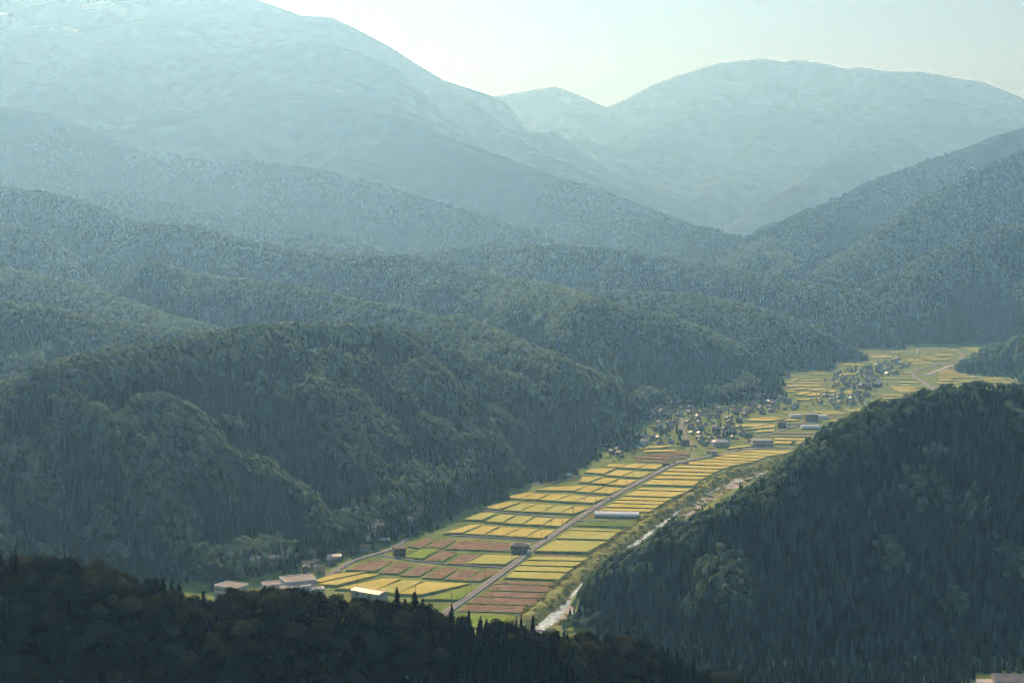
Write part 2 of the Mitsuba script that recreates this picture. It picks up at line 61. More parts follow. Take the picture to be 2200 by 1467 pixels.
FIELDS_FAR = [["gold",[[160.4,1648.1],[166.8,1667.9],[194.0,1671.2],[191.3,1657.9]]],["gold",[[261.1,1644.8],[264.9,1657.9],[285.3,1671.2],[293.8,1667.9]]],["gold",[[330.2,1712.4],[332.9,1726.6],[371.4,1719.5],[366.1,1705.4]]],["gold",[[324.6,1683.0],[328.6,1704.0],[362.9,1698.5],[352.8,1677.9]]],["grey",[[326.1,1737.4],[332.6,1750.2],[384.6,1750.2],[380.0,1737.4]]],["grey",[[335.9,1761.3],[344.8,1776.3],[391.5,1776.3],[387.0,1761.3]]],["gold",[[313.5,1766.8],[323.8,1787.7],[345.2,1797.3],[341.3,1780.0]]],["gold",[[308.9,1789.6],[322.2,1809.8],[352.8,1837.7],[347.8,1811.0]]],["gold",[[305.5,1816.9],[311.0,1838.5],[348.9,1843.3],[323.1,1814.9]]],["gold",[[320.0,1869.8],[332.8,1891.8],[380.7,1892.7],[351.4,1863.5]]],["gold",[[341.1,1898.2],[350.5,1903.9],[373.9,1903.9],[362.6,1896.1]]],["gold",[[371.3,1867.7],[381.4,1886.7],[397.9,1882.4],[389.2,1871.0]]],["grey",[[372.9,1840.9],[385.9,1861.4],[403.3,1865.6],[383.4,1836.9]]],["gold",[[470.1,2317.9],[476.4,2337.2],[488.4,2337.2],[479.5,2317.2]]],["gold",[[487.6,2314.6],[493.5,2331.4],[522.3,2328.8],[516.5,2313.4]]],["gold",[[452.7,2289.4],[464.1,2303.2],[474.3,2295.6],[468.6,2279.4]]],["gold",[[477.0,2278.8],[482.9,2295.6],[520.3,2291.9],[515.7,2278.2]]],["gold",[[447.4,2231.4],[455.2,2254.9],[512.1,2262.2],[506.1,2242.2]]],["gold",[[424.9,2205.0],[437.3,2216.7],[443.2,2213.7],[430.6,2195.8]]],["gold",[[446.3,2199.2],[475.2,2226.1],[489.8,2223.7],[460.0,2193.5]]],["gold",[[432.7,2179.8],[445.2,2190.0],[455.4,2185.4],[443.1,2165.1]]],["gold",[[470.5,2193.5],[491.1,2212.6],[511.8,2210.8],[485.8,2184.9]]],["gold",[[441.8,2137.5],[463.9,2173.0],[478.0,2173.0],[449.5,2128.8]]],["gold",[[487.2,2178.1],[504.6,2192.3],[519.6,2189.4],[508.8,2162.3]]],["gold",[[452.2,2121.2],[476.0,2157.3],[485.6,2154.0],[475.4,2121.2]]],["gold",[[430.6,2072.4],[439.1,2092.6],[458.3,2092.6],[449.7,2072.4]]],["gold",[[523.4,2152.9],[527.8,2170.7],[541.7,2185.4],[533.2,2154.0]]],["palegreen",[[568.8,2405.6],[605.7,2425.8],[614.3,2400.8],[583.2,2390.5]]],["palegreen",[[860.6,2897.9],[875.0,2933.3],[902.2,2918.0],[897.9,2887.9]]],["palegreen",[[848.2,2852.7],[853.3,2873.1],[907.5,2878.0],[908.6,2856.5]]],["palegreen",[[841.5,2820.1],[845.2,2839.2],[916.6,2839.2],[914.4,2814.5]]],["palegreen",[[831.3,2782.8],[836.1,2805.1],[912.1,2801.3],[910.2,2780.9]]],["palegreen",[[821.5,2746.4],[827.0,2768.1],[864.4,2764.5],[857.0,2746.4]]],["palegreen",[[812.8,2882.0],[821.3,2901.9],[849.9,2901.9],[844.5,2880.0]]],["palegreen",[[797.9,2839.2],[807.9,2864.3],[841.5,2866.3],[836.7,2843.0]]],["palegreen",[[749.1,2782.8],[766.9,2803.2],[827.1,2820.1],[820.9,2795.7]]],["palegreen",[[758.9,2746.4],[767.7,2768.1],[812.7,2777.3],[806.4,2755.4]]],["palegreen",[[766.8,2714.5],[778.2,2732.1],[798.5,2741.0],[788.9,2714.5]]],["palegreen",[[741.0,2667.9],[756.3,2693.6],[781.6,2698.8],[762.4,2669.6]]],["gold",[[762.0,2439.9],[775.3,2461.4],[812.8,2478.8],[807.9,2458.5]]],["gold",[[754.1,2414.6],[758.1,2430.0],[804.5,2445.6],[801.7,2424.4]]],["gold",[[744.8,2387.1],[748.2,2400.8],[800.9,2411.9],[798.1,2391.2]]],["gold",[[734.2,2350.3],[739.8,2373.6],[802.5,2377.7],[803.1,2360.3]]],["gold",[[726.3,2314.6],[730.7,2336.6],[753.5,2340.5],[743.6,2314.6]]],["gold",[[647.6,2286.9],[652.6,2301.9],[681.6,2299.4],[673.0,2283.1]]],["gold",[[637.8,2246.4],[642.3,2259.7],[661.0,2263.4],[650.0,2246.4]]],["palegreen",[[633.2,2340.5],[645.7,2360.3],[693.2,2355.0],[688.6,2334.0]]],["palegreen",[[669.5,2373.6],[675.0,2387.1],[694.8,2391.2],[690.5,2373.6]]],["palegreen",[[692.5,2414.6],[701.4,2439.9],[711.3,2445.6],[704.0,2417.4]]],["green",[[280.0,2014.0],[291.0,2033.6],[355.0,2084.2],[343.6,2058.6]]],["green",[[278.7,1985.3],[299.2,2018.8],[348.1,2043.5],[324.4,2004.3]]]]
ROADS = {"road":[5.3,[[-55.4,946.9],[-44.4,977.4],[-22.8,1036.5],[1.7,1106.9],[20.8,1165.5],[41.8,1220.6],[57.0,1260.6],[83.7,1328.2],[111.6,1394.1],[142.2,1461.5],[178.2,1538.6],[192.2,1563.1],[219.3,1587.0],[249.9,1611.5],[283.0,1647.8],[303.7,1656.3],[345.7,1654.7],[390.2,1656.3]]],"lane_left":[4.2,[[-146.3,1064.7],[-137.1,1097.3],[-132.1,1115.1],[-118.3,1133.5],[-101.9,1155.7],[-95.3,1180.5],[-86.5,1213.4],[-74.0,1240.7],[-68.6,1252.0],[-52.3,1283.0],[-38.3,1316.6],[-32.6,1340.1],[-24.0,1376.7],[-2.2,1414.3],[29.5,1438.8]]],"lane_cross":[2.6,[[-37.8,1314.6],[-11.1,1300.1],[17.6,1287.0],[55.7,1269.2]]],"lane_cross_001":[2.2,[[-54.6,1206.3],[-16.4,1195.9],[23.5,1182.2]]],"lane_cross_002":[2.6,[[-108.9,1133.5],[-80.5,1116.6],[-53.1,1104.7],[-5.6,1094.4]]],"lane_cross_003":[3.2,[[59.7,1263.4],[86.6,1263.4],[120.3,1253.9]]],"lane_north":[4.0,[[288.4,1689.9],[314.5,1739.2],[355.7,1791.5],[389.8,1834.7],[427.3,1884.4],[457.9,1919.0]]],"village_street":[4.5,[[222.3,1669.6],[220.4,1703.7],[223.3,1768.7],[227.6,1838.8],[238.3,1888.6],[222.4,1919.0]]],"far_road":[7.0,[[680.3,2195.8],[691.9,2291.8],[702.9,2396.5],[713.3,2438.2],[738.6,2481.4],[802.4,2564.8],[865.3,2645.5],[903.4,2731.4],[911.4,2823.1],[884.1,2890.9]]],"far_lane":[5.0,[[803.3,2722.6],[825.6,2785.7],[848.8,2871.2]]],"far_river":[9.0,[[721.6,2396.5],[759.2,2452.5],[812.5,2541.5],[852.0,2588.5]]]}
RIVER = [[9.4,904.9],[19.4,937.8],[30.3,957.3],[35.6,985.8],[42.4,1009.8],[51.1,1040.1],[62.5,1069.6],[86.9,1135.2],[113.1,1198.9],[143.4,1268.0],[187.2,1367.5],[216.7,1423.2],[245.6,1465.5],[278.3,1507.6],[317.1,1546.4],[357.2,1584.3],[421.6,1646.3],[524.0,1786.0]]
LEVEE = [[0.0,929.6],[9.9,956.8],[23.1,985.6],[31.3,1012.3],[41.2,1041.9],[51.7,1076.0],[66.7,1110.9],[87.9,1164.3],[100.6,1198.1],[122.3,1252.7],[142.0,1295.9],[165.4,1342.2],[191.1,1396.5],[216.5,1455.4],[246.6,1502.9],[286.1,1550.6],[326.9,1595.2]]
POLES = [[-44.0,983.2],[-39.7,977.4],[-34.0,992.7],[-30.9,1022.4],[-21.3,1051.1],[-0.8,1103.2],[17.6,1163.9],[25.7,1190.7],[35.7,1217.0],[46.0,1242.6],[57.6,1273.2],[69.8,1306.3],[81.9,1336.8],[93.3,1356.5],[105.1,1390.6],[118.9,1419.1],[128.2,1436.3],[139.0,1462.8],[147.2,1459.0],[56.7,1272.2],[32.8,1295.0],[-12.1,1307.3],[105.4,1474.5]]
POLES_SIDE = [[-134.0,1090.1],[-131.3,1118.1],[-116.5,1023.6],[-121.0,1012.3],[-71.7,1007.3],[-38.3,1317.7],[330.5,1761.2],[326.5,1772.5]]
VILLAGES = {"village":[[109.6,1564.8],[125.1,1681.5],[181.9,1789.5],[201.1,1980.0],[260.7,2068.0],[320.9,2047.8],[395.9,2152.9],[419.7,2088.6],[420.3,1989.4],[341.3,1925.4],[316.2,1869.5],[297.3,1785.7],[298.9,1752.0],[295.7,1698.6],[271.4,1691.7],[237.8,1658.1],[219.1,1645.0],[173.2,1691.7]],"upper":[[447.3,2068.0],[488.7,2141.9],[581.2,2440.8],[676.9,2551.9],[745.1,2656.6],[731.1,2528.9],[677.5,2399.0],[632.8,2338.9],[595.9,2215.5],[520.7,2037.8],[463.4,1970.7]],"hamlet":[[-205.0,1065.8],[-187.4,1091.2],[-168.6,1116.3],[-160.8,1171.7],[-140.6,1205.8],[-108.8,1197.1],[-105.3,1171.7],[-132.6,1136.3],[-138.6,1105.8],[-151.7,1077.0],[-170.2,1077.0]],"foot":[[-117.4,1223.7],[-94.8,1257.1],[-83.0,1242.0],[-95.1,1205.8]]}
SPOT = {"two_storey":[-94.2,1134.7],"farm":[5.9,1144.1],"farm_shed":[11.9,1158.6],"car":[13.5,1141.0],"white_roof":[-147.0,1120.8],"lit_roof":[-111.4,1176.7],"barn_orange":[-102.9,1007.2],"barn_white":[-112.9,1013.4],"school":[-205.8,993.8],"school_b":[-162.6,1028.6],"annex":[-146.0,1018.4],"greenhouse":[98.8,1282.4],"gh_a":[395.2,1903.5],"gh_b":[430.3,1894.9],"gh_c":[394.6,1805.0],"block":[410.8,1873.7],"long_white":[306.4,1671.4],"gym":[255.6,1671.4],"barn":[238.2,1607.0],"shed_a":[197.0,1545.9],"shed_b":[174.4,1541.6],"white_house":[161.8,1674.7],"hut":[6.4,1440.3],"blue_roof":[59.4,1473.4],"mid_house":[359.4,1816.7],"car_b":[274.2,1638.5],"corner":[302.5,812.4],"big_tree":[222.9,1934.3],"bare_tree":[343.8,1664.7],"grove":[273.3,1741.0],"grove_b":[295.8,1716.0],"lone":[184.7,1576.6],"cypress":[137.1,1638.5],"truck":[293.8,1664.7],"van":[-137.6,1077.0]}
HEDGES = [[[34.2,1427.9],[51.9,1445.3],[67.1,1452.8],[73.4,1481.3],[71.1,1508.1]],[[134.5,1607.0],[159.5,1638.5],[192.1,1654.8],[208.2,1648.3]]]
WOOD_EDGE = [[-95.6,1181.7],[-86.6,1214.7],[-68.7,1253.3],[-52.3,1284.4],[-38.4,1319.1],[-24.1,1378.2],[-2.4,1415.7],[34.4,1435.3],[67.4,1460.5],[77.3,1508.1],[108.3,1585.6]]

# ---------------------------------------------------------------- materials
N3 = mikit.noise


def rgb(*c):
    return {'type': 'rgb', 'value': list(c)}


def floor_dr(y):
    return 0.03 * (dr.clip(y, 200, 3200) - 1000)


def ground_fn(p, n, uv):
    e = p.z - floor_dr(p.y)
    f = mikit.fbm(p.x / 14, p.y / 14, 3.1, 4)
    g = mikit.fbm(p.x / 3.1, p.y / 3.1, 7.7, 3)
    grass = mikit.mix((0.13, 0.20, 0.055), (0.30, 0.33, 0.12), mikit.smoothstep(0.25, 0.75, f * 0.6 + g * 0.4))
    grass = mikit.mix(grass, (0.24, 0.20, 0.13), mikit.smoothstep(0.62, 0.75, mikit.fbm(p.x / 40, p.y / 23, 1.3, 3)))
    grass = mikit.mix(grass, mikit.mix((0.11, 0.14, 0.07), (0.22, 0.22, 0.15), g), mikit.smoothstep(1740, 1840, p.y) * 0.75)
    wood = mikit.mix((0.020, 0.032, 0.016), (0.045, 0.055, 0.025), g)
    return mikit.mix(grass, wood, mikit.smoothstep(1.5, 5.0, e))


def hill_fn(p, n, uv):
    e = p.z - floor_dr(p.y)
    f = mikit.fbm(p.x / 60, p.y / 60, p.z / 60, 4)
    g = mikit.fbm(p.x / 420, p.y / 420, p.z / 420, 4)
    wood = mikit.mix((0.014, 0.023, 0.015), (0.028, 0.040, 0.023), mikit.smoothstep(0.3, 0.7, f * 0.25 + g * 0.75))
    wood = mikit.mix(wood, (0.045, 0.058, 0.032), mikit.smoothstep(0.50, 0.70, g * 0.7 + f * 0.3) * 0.6)
    return mikit.mix((0.20, 0.25, 0.09), wood, dr.maximum(dr.maximum(mikit.smoothstep(1.5, 6.0, e), mikit.smoothstep(3120, 3220, p.y)), mikit.smoothstep(10, -20, p.x - (dr.clip(p.y - 1800, 0, 1200) * 0.57 - 110))))


def crop_fn(a, b, c):
    def fn(p, n, uv):
        u = (p.x * 0.77 - p.y * 0.64)
        row = N3(u / 2.3, p.y / 50, 2.0)
        f = mikit.fbm(p.x / 17, p.y / 26, 5.0, 4)
        g = mikit.fbm(p.x / 1.7, p.y / 1.7, 9.0, 3)
        cell = mikit.cell_rand(p.x / 55, p.y / 31, 4)
        k = mikit.smoothstep(0.2, 0.8, f * 0.55 + row * 0.15 + g * 0.3)
        return mikit.mix(mikit.mix(a, b, k), c, mikit.smoothstep(0.55, 0.8, f * 0.7 + cell * 0.3) * 0.6)
    return fn


def soil_fn(p, n, uv):
    u = p.x * 0.16 + p.y * 0.99
    row = 0.5 + 0.5 * dr.sin((p.x * 0.8 - p.y * 0.6) * 3.0)
    f = mikit.fbm(p.x / 11, p.y / 11, 5.0, 4)
    g = mikit.fbm(p.x / 1.4, p.y / 1.4, 9.0, 3)
    c = mikit.mix((0.25, 0.17, 0.12), (0.35, 0.25, 0.18), mikit.smoothstep(0.2, 0.8, f * 0.5 + g * 0.35 + row * 0.15))
    return mikit.mix(c, (0.13, 0.085, 0.06), mikit.smoothstep(0.64, 0.74, N3(p.x / 5, p.y / 1.3, 1.0)) * 0.6)


def leaf_fn(a, b, c):
    """each tree carries its own two random numbers in uv"""
    def fn(p, n, uv):
        f = mikit.fbm(p.x / 60, p.y / 60, 2.0, 3)
        col = mikit.mix(a, b, mikit.smoothstep(0.1, 0.9, uv.x * 0.7 + f * 0.3))
        return mikit.mix(col, c, dr.select(uv.y > 0.8, 0.75, 0.0))
    return fn


def diffuse(fn):
    return {'type': 'twosided', 'bsdf': {'type': 'diffuse', 'reflectance': mikit.proc(fn) if callable(fn) else rgb(*fn)}}


def thin_leaf(fn, trans=0.8):
    return {'type': 'principledthin', 'base_color': mikit.proc(fn), 'roughness': 0.55, 'spec_trans': 0.0, 'eta': 1.4, 'diff_trans': trans}


def paint(c, rough=0.5, metallic=0.0, spec=0.5):
    return {'type': 'twosided', 'bsdf': {'type': 'principled', 'base_color': mikit.proc(c) if callable(c) else rgb(*c), 'roughness': rough, 'metallic': metallic, 'specular': spec}}


def weathered(a, b, sc=2.0):
    def fn(p, n, uv):
        return mikit.mix(a, b, mikit.smoothstep(0.25, 0.75, mikit.fbm(p.x / sc, p.y / sc, p.z / sc, 3)))
    return fn


MAT = {
    'ground_mat': diffuse(ground_fn), 'hill_mat': diffuse(hill_fn),
    'gold_mat': diffuse(crop_fn((0.51, 0.44, 0.12), (0.66, 0.57, 0.18), (0.52, 0.52, 0.17))),
    'yellowgreen_mat': diffuse(crop_fn((0.42, 0.43, 0.125), (0.56, 0.54, 0.17), (0.38, 0.43, 0.14))),
    'green_mat': diffuse(crop_fn((0.20, 0.30, 0.05), (0.30, 0.38, 0.08), (0.36, 0.36, 0.10))),
    'palegreen_mat': diffuse(crop_fn((0.34, 0.38, 0.12), (0.46, 0.45, 0.15), (0.26, 0.33, 0.10))),
    'darkgreen_mat': diffuse(crop_fn((0.14, 0.21, 0.055), (0.19, 0.27, 0.075), (0.24, 0.28, 0.09))),
    'soil_mat': diffuse(soil_fn),
    'grey_mat': diffuse(crop_fn((0.24, 0.23, 0.17), (0.32, 0.30, 0.22), (0.26, 0.27, 0.17))),
    'bank_mat': diffuse(weathered((0.17, 0.24, 0.075), (0.35, 0.39, 0.14), 4.0)),
    'levee_mat': diffuse(weathered((0.17, 0.21, 0.07), (0.36, 0.37, 0.15), 5.0)),
    'asphalt_mat': diffuse(weathered((0.25, 0.245, 0.23), (0.33, 0.32, 0.30), 6.0)),
    'gravel_mat': diffuse(weathered((0.34, 0.33, 0.30), (0.55, 0.52, 0.47), 3.0)),
    'bed_mat': diffuse(lambda p, n, uv: mikit.mix(mikit.mix((0.16, 0.20, 0.07), (0.34, 0.34, 0.16), mikit.fbm(p.x / 4, p.y / 4, 1.0, 3)), (0.50, 0.47, 0.41), mikit.smoothstep(0.44, 0.55, mikit.fbm(p.x / 13, p.y / 22, 6.0, 4)))),
    'water_mat': paint(weathered((0.24, 0.30, 0.31), (0.68, 0.69, 0.67), 2.2), 0.22, 0.0, 0.6),
    'conifer_mat': diffuse(leaf_fn((0.008, 0.020, 0.016), (0.034, 0.066, 0.044), (0.070, 0.110, 0.066))),
    'broad_mat': thin_leaf(leaf_fn((0.12, 0.20, 0.12), (0.23, 0.33, 0.19), (0.33, 0.40, 0.26)), 1.25),
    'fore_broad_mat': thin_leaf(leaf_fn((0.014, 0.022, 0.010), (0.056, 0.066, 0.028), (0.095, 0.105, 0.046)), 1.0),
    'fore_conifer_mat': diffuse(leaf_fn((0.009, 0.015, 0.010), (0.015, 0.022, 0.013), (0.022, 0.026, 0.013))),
    'upland_broad_mat': thin_leaf(leaf_fn((0.12, 0.18, 0.11), (0.19, 0.26, 0.155), (0.24, 0.30, 0.19)), 1.0),
    'upland_conifer_mat': diffuse(leaf_fn((0.008, 0.019, 0.015), (0.018, 0.036, 0.026), (0.030, 0.050, 0.034))),
    'scrub_mat': thin_leaf(leaf_fn((0.15, 0.19, 0.06), (0.30, 0.31, 0.13), (0.38, 0.36, 0.20)), 0.8),
    'trunk_mat': diffuse(weathered((0.05, 0.04, 0.03), (0.10, 0.085, 0.07), 0.6)),
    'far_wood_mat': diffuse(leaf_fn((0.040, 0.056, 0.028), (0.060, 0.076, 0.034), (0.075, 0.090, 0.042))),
    'meadow_mat': diffuse(weathered((0.42, 0.38, 0.20), (0.62, 0.54, 0.33), 60.0)),
    'tile_dark': paint(weathered((0.10, 0.11, 0.12), (0.19, 0.20, 0.21), 1.2), 0.65, 0, 0.25),
    'tile_brown': paint(weathered((0.09, 0.06, 0.05), (0.14, 0.10, 0.08), 1.2), 0.65, 0, 0.25),
    'roof_pale': paint(weathered((0.36, 0.36, 0.36), (0.52, 0.50, 0.48), 2.0), 0.5, 0, 0.35),
    'roof_blue': paint(weathered((0.10, 0.16, 0.22), (0.16, 0.23, 0.30), 2.0), 0.4, 0, 0.5),
    'roof_orange': paint(weathered((0.50, 0.30, 0.22), (0.60, 0.38, 0.28), 2.0), 0.5, 0, 0.4),
    'roof_deck': diffuse(weathered((0.34, 0.30, 0.28), (0.44, 0.39, 0.36), 4.0)),
    'wall_white': diffuse(weathered((0.46, 0.46, 0.45), (0.60, 0.59, 0.57), 3.0)),
    'wall_grey': diffuse(weathered((0.30, 0.31, 0.32), (0.42, 0.42, 0.41), 2.0)),
    'wall_wood': diffuse(weathered((0.13, 0.11, 0.09), (0.24, 0.20, 0.16), 1.0)),
    'wall_cream': diffuse(weathered((0.46, 0.42, 0.34), (0.58, 0.54, 0.45), 2.0)),
    'trim_white': paint((0.78, 0.77, 0.74), 0.4), 'pane_mat': paint((0.05, 0.07, 0.08), 0.08, 0.0, 0.9),
    'film_mat': paint((0.86, 0.86, 0.84), 0.35, 0.0, 0.6),
    'steel_mat': paint((0.32, 0.33, 0.34), 0.45, 0.6), 'concrete_pole': diffuse(weathered((0.20, 0.20, 0.20), (0.28, 0.27, 0.26), 1.0)),
    'car_white': paint((0.75, 0.75, 0.74), 0.2, 0, 0.6), 'car_dark': paint((0.06, 0.07, 0.09), 0.2, 0, 0.6), 'tyre_mat': paint((0.03, 0.03, 0.03), 0.8),
    'lamp_mat': paint((0.8, 0.8, 0.75), 0.1),
}
scene.update(MAT)


def ref(k):
    return {'type': 'ref', 'id': k}


# ---------------------------------------------------------------- terrain
def floor_np(y):
    return 0.03 * (np.clip(y, 200, 3200) - 1000)


def sstep(a, b, x):
    t = np.clip((x - a) / (b - a), 0, 1)
    return t * t * (3 - 2 * t)


def off_valley(x, y):
    """the ground behind the near hills, away from the farmed valley floor"""
    return (y > 3150) | ((y > 1750) & (x < np.clip(y - 1800, 0, 1200) * 0.57 - 110))


def near_line(x, y, pts):
    """distance to a polyline, arc position and height (or 0) at the nearest point, signed side in y"""
    best = np.full(x.shape, 1e18)
    arc, zc, yc = np.zeros(x.shape), np.zeros(x.shape), np.zeros(x.shape)
    run = 0.0
    for a, b in zip(pts[:-1], pts[1:]):
        dx, dy = b[0] - a[0], b[1] - a[1]
        L2 = dx * dx + dy * dy
        t = np.clip(((x - a[0]) * dx + (y - a[1]) * dy) / L2, 0, 1)
        d2 = (x - a[0] - t * dx) ** 2 + (y - a[1] - t * dy) ** 2
        m = d2 < best
        best = np.where(m, d2, best)
        L = math.sqrt(L2)
        arc = np.where(m, run + t * L, arc)
        yc = np.where(m, a[1] + t * dy, yc)
        if len(a) > 2:
            zc = np.where(m, a[2] + t * (b[2] - a[2]), zc)
        run += L
    return np.sqrt(best), arc, zc, yc


def height(x, y):
    x, y = np.asarray(x, float), np.asarray(y, float)
    shape = x.shape
    x, y = x.ravel(), y.ravel()
    fl = floor_np(y)
    h = fl + 0.25 * (meshkit.fbm(np.stack([x / 30, y / 30, 0 * x], -1), 3, 5) - 0.5)
    wx = 60 * (meshkit.noise(np.stack([x / 170, y / 170, 0 * x + 0.5], -1), 11) - 0.5)
    for seed, (front, back, r, bulge, pts) in enumerate(RIDGES.values()):
        P = np.array(pts)
        Ym0 = P[:, 1].max()
        reach = (P[:, 2].max() + 0 * (Ym0 > 4000) + 90) / min(front, back) + 50
        m = (x > P[:, 0].min() - reach) & (x < P[:, 0].max() + reach) & (y > P[:, 1].min() - reach) & (y < P[:, 1].max() + reach)
        if not m.any():
            continue
        X, Y = x[m], y[m]
        d, arc, zc, yc = near_line(X, Y, pts)
        s = np.where(Y < yc, front, back)
        dd = np.sqrt(d * d + r * r) - r
        rise = np.maximum(zc - fl[m], 25.0)
        u = dd * s / rise
        z = zc - rise * np.where(u < 1, u ** bulge, 1 + bulge * (u - 1))   # rounded above, steeper towards the foot
        Ym = P[:, 1].mean()
        L = np.clip(Ym / 11.5, 105, 900)
        q = np.stack([(arc + wx[m] * L / 150) / L, d / (2.6 * L), 0 * d + seed * 3.3], -1)
        n1 = np.abs(2 * meshkit.noise(q, seed) - 1)
        far = Ym > 4600
        q2 = np.stack([X / (L * (0.85 if far else 0.55)), Y / (L * (0.85 if far else 0.55)), 0 * d + seed * 1.7], -1)
        n2 = np.abs(2 * meshkit.noise(q2, seed + 40) - 1)
        n3 = np.abs(2 * meshkit.noise(q2 * 2.3, seed + 80) - 1)
        amp = (0.50 if Ym < 1900 else 0.66) * np.minimum(L, 0.8 * rise) * sstep(0, L * 0.55, d)
        fade = sstep(0, amp * 1.2 + 4, z - fl[m])
        z = z - amp * fade * (0.60 * n1 + 0.55 * n2 + (0.12 if far else 0.28) * n3)
        h[m] = np.maximum(h[m], z)
    m = (y > 750) & (y < 3000)
    d = near_line(x[m], y[m], RIVER)[0]
    low = h[m] - floor_np(y[m])
    h[m] -= 3.2 * sstep(19, 13, d) * sstep(6, 2, low)
    return h.reshape(shape)


class Grid:
    def __init__(self, x0, x1, y0, y1, s):
        self.x0, self.y0, self.s = x0, y0, s
        self.nx, self.ny = int((x1 - x0) / s) + 1, int((y1 - y0) / s) + 1
        gx, gy = np.meshgrid(x0 + s * np.arange(self.nx), y0 + s * np.arange(self.ny))
        self.gx, self.gy, self.z = gx, gy, height(gx, gy)

    def at(self, x, y):
        u = np.clip((x - self.x0) / self.s, 0, self.nx - 1.001)
        v = np.clip((y - self.y0) / self.s, 0, self.ny - 1.001)
        i, j = u.astype(int), v.astype(int)
        a, b = u - i, v - j
        z = self.z
        return (z[j, i] * (1 - a) + z[j, i + 1] * a) * (1 - b) + (z[j + 1, i] * (1 - a) + z[j + 1, i + 1] * a) * b

    def mesh(self):
        v = np.stack([self.gx, self.gy, self.z], -1).reshape(-1, 3)
        j, i = np.meshgrid(np.arange(self.ny - 1), np.arange(self.nx - 1), indexing='ij')
        a = (j * self.nx + i).ravel()
        return v, np.concatenate([np.stack([a, a + 1, a + self.nx + 1], -1), np.stack([a, a + self.nx + 1, a + self.nx], -1)])


GA = Grid(-800, 830, 230, 1724, 4.6)
GB = Grid(-1800, 1850, 1660, 4330, 10.5)
GC = Grid(-3700, 3800, 4220, 9050, 25.0)
GD = Grid(-6700, 6900, 8950, 16300, 45.0)


def ground_z(x, y):
    x, y = np.atleast_1d(np.asarray(x, float)), np.atleast_1d(np.asarray(y, float))
    return np.where(y < 1690, GA.at(x, y), np.where(y < 4270, GB.at(x, y), np.where(y < 9000, GC.at(x, y), GD.at(x, y))))


for name, g, m, lab in (('ground', GA, 'ground_mat', 'valley floor and lower wooded slopes around the rice fields'), ('hills', GB, 'hill_mat', 'wooded hills standing behind the village'),
                        ('mountains', GC, 'hill_mat', 'hazy mountains above the head of the valley'), ('far_mountains', GD, 'hill_mat', 'pale distant mountains along the skyline')):
    scene[name] = mikit.ply(g.mesh(), m, smooth=True)
    labels[name] = {'label': lab, 'kind': 'structure'}

# what of the terrain can be seen from the lookout: the highest line of sight met so far along each bearing
AZ = np.linspace(-0.46, 0.46, 461)
RAN = np.concatenate([np.arange(240, 1700, 6), np.arange(1700, 4200, 14), np.arange(4200, 16200, 50)]).astype(float)
_a, _r = np.meshgrid(AZ, RAN)
_x, _y = _r * np.sin(_a), _r * np.cos(_a)
_el = ((ground_z(_x.ravel(), _y.ravel()).reshape(_x.shape) - EYE[2]) / _r)
_seen = np.maximum.accumulate(np.maximum.accumulate(_el, 0), 0)


def visible(x, y, z, lift, margin=0.03):
    r, a = np.hypot(x, y), np.arctan2(x, y)
    k = np.clip(np.searchsorted(RAN, r) - 2, 0, len(RAN) - 1)
    i = np.clip(np.rint((a - AZ[0]) / (AZ[1] - AZ[0])).astype(int), 1, len(AZ) - 2)
    top = np.minimum(np.minimum(_seen[k, i - 1], _seen[k, i]), _seen[k, i + 1])
    return ((z + lift - EYE[2]) / r >= top) & (np.abs(x / y) < 0.375 + margin)


# ---------------------------------------------------------------- trees
def star_cone(rng, x, y, z0, h, r, layers, sides, lean=0.02):
    """a conifer crown: drooping skirts with a ragged hem"""
    V, Fc = [], []
    lx, ly = rng.normal(0, lean, 2) * h
    for k in range(layers):
        t0 = k / layers
        zt = z0 + h * (1 - t0 * 0.88) + (h * .05 if k else 0)
        rk = r * ((k + 1) / layers) ** 0.85 * rng.uniform(0.85, 1.15)
        zb = z0 + h * (1 - (k + 1) / layers * 1.02) * 0.86 + h * 0.01
        n, ph = 2 * sides, rng.uniform(0, 6.28)
        b = len(V)
        V.append((x + lx * (1 - t0), y + ly * (1 - t0), zt))
        for i in range(n):
            q = rk * (1.0 if i % 2 else 0.74) * rng.uniform(0.85, 1.15)
            V.append((x + lx * 0.5 + q * math.cos(ph + i * 2 * math.pi / n), y + ly * 0.5 + q * math.sin(ph + i * 2 * math.pi / n), zb + (-h * .02 if i % 2 else h * 0.03) + rng.uniform(-.025, .025) * h))
        Fc += [(b, b + 1 + i, b + 1 + (i + 1) % n) for i in range(n)]
    return np.array(V), np.array(Fc)


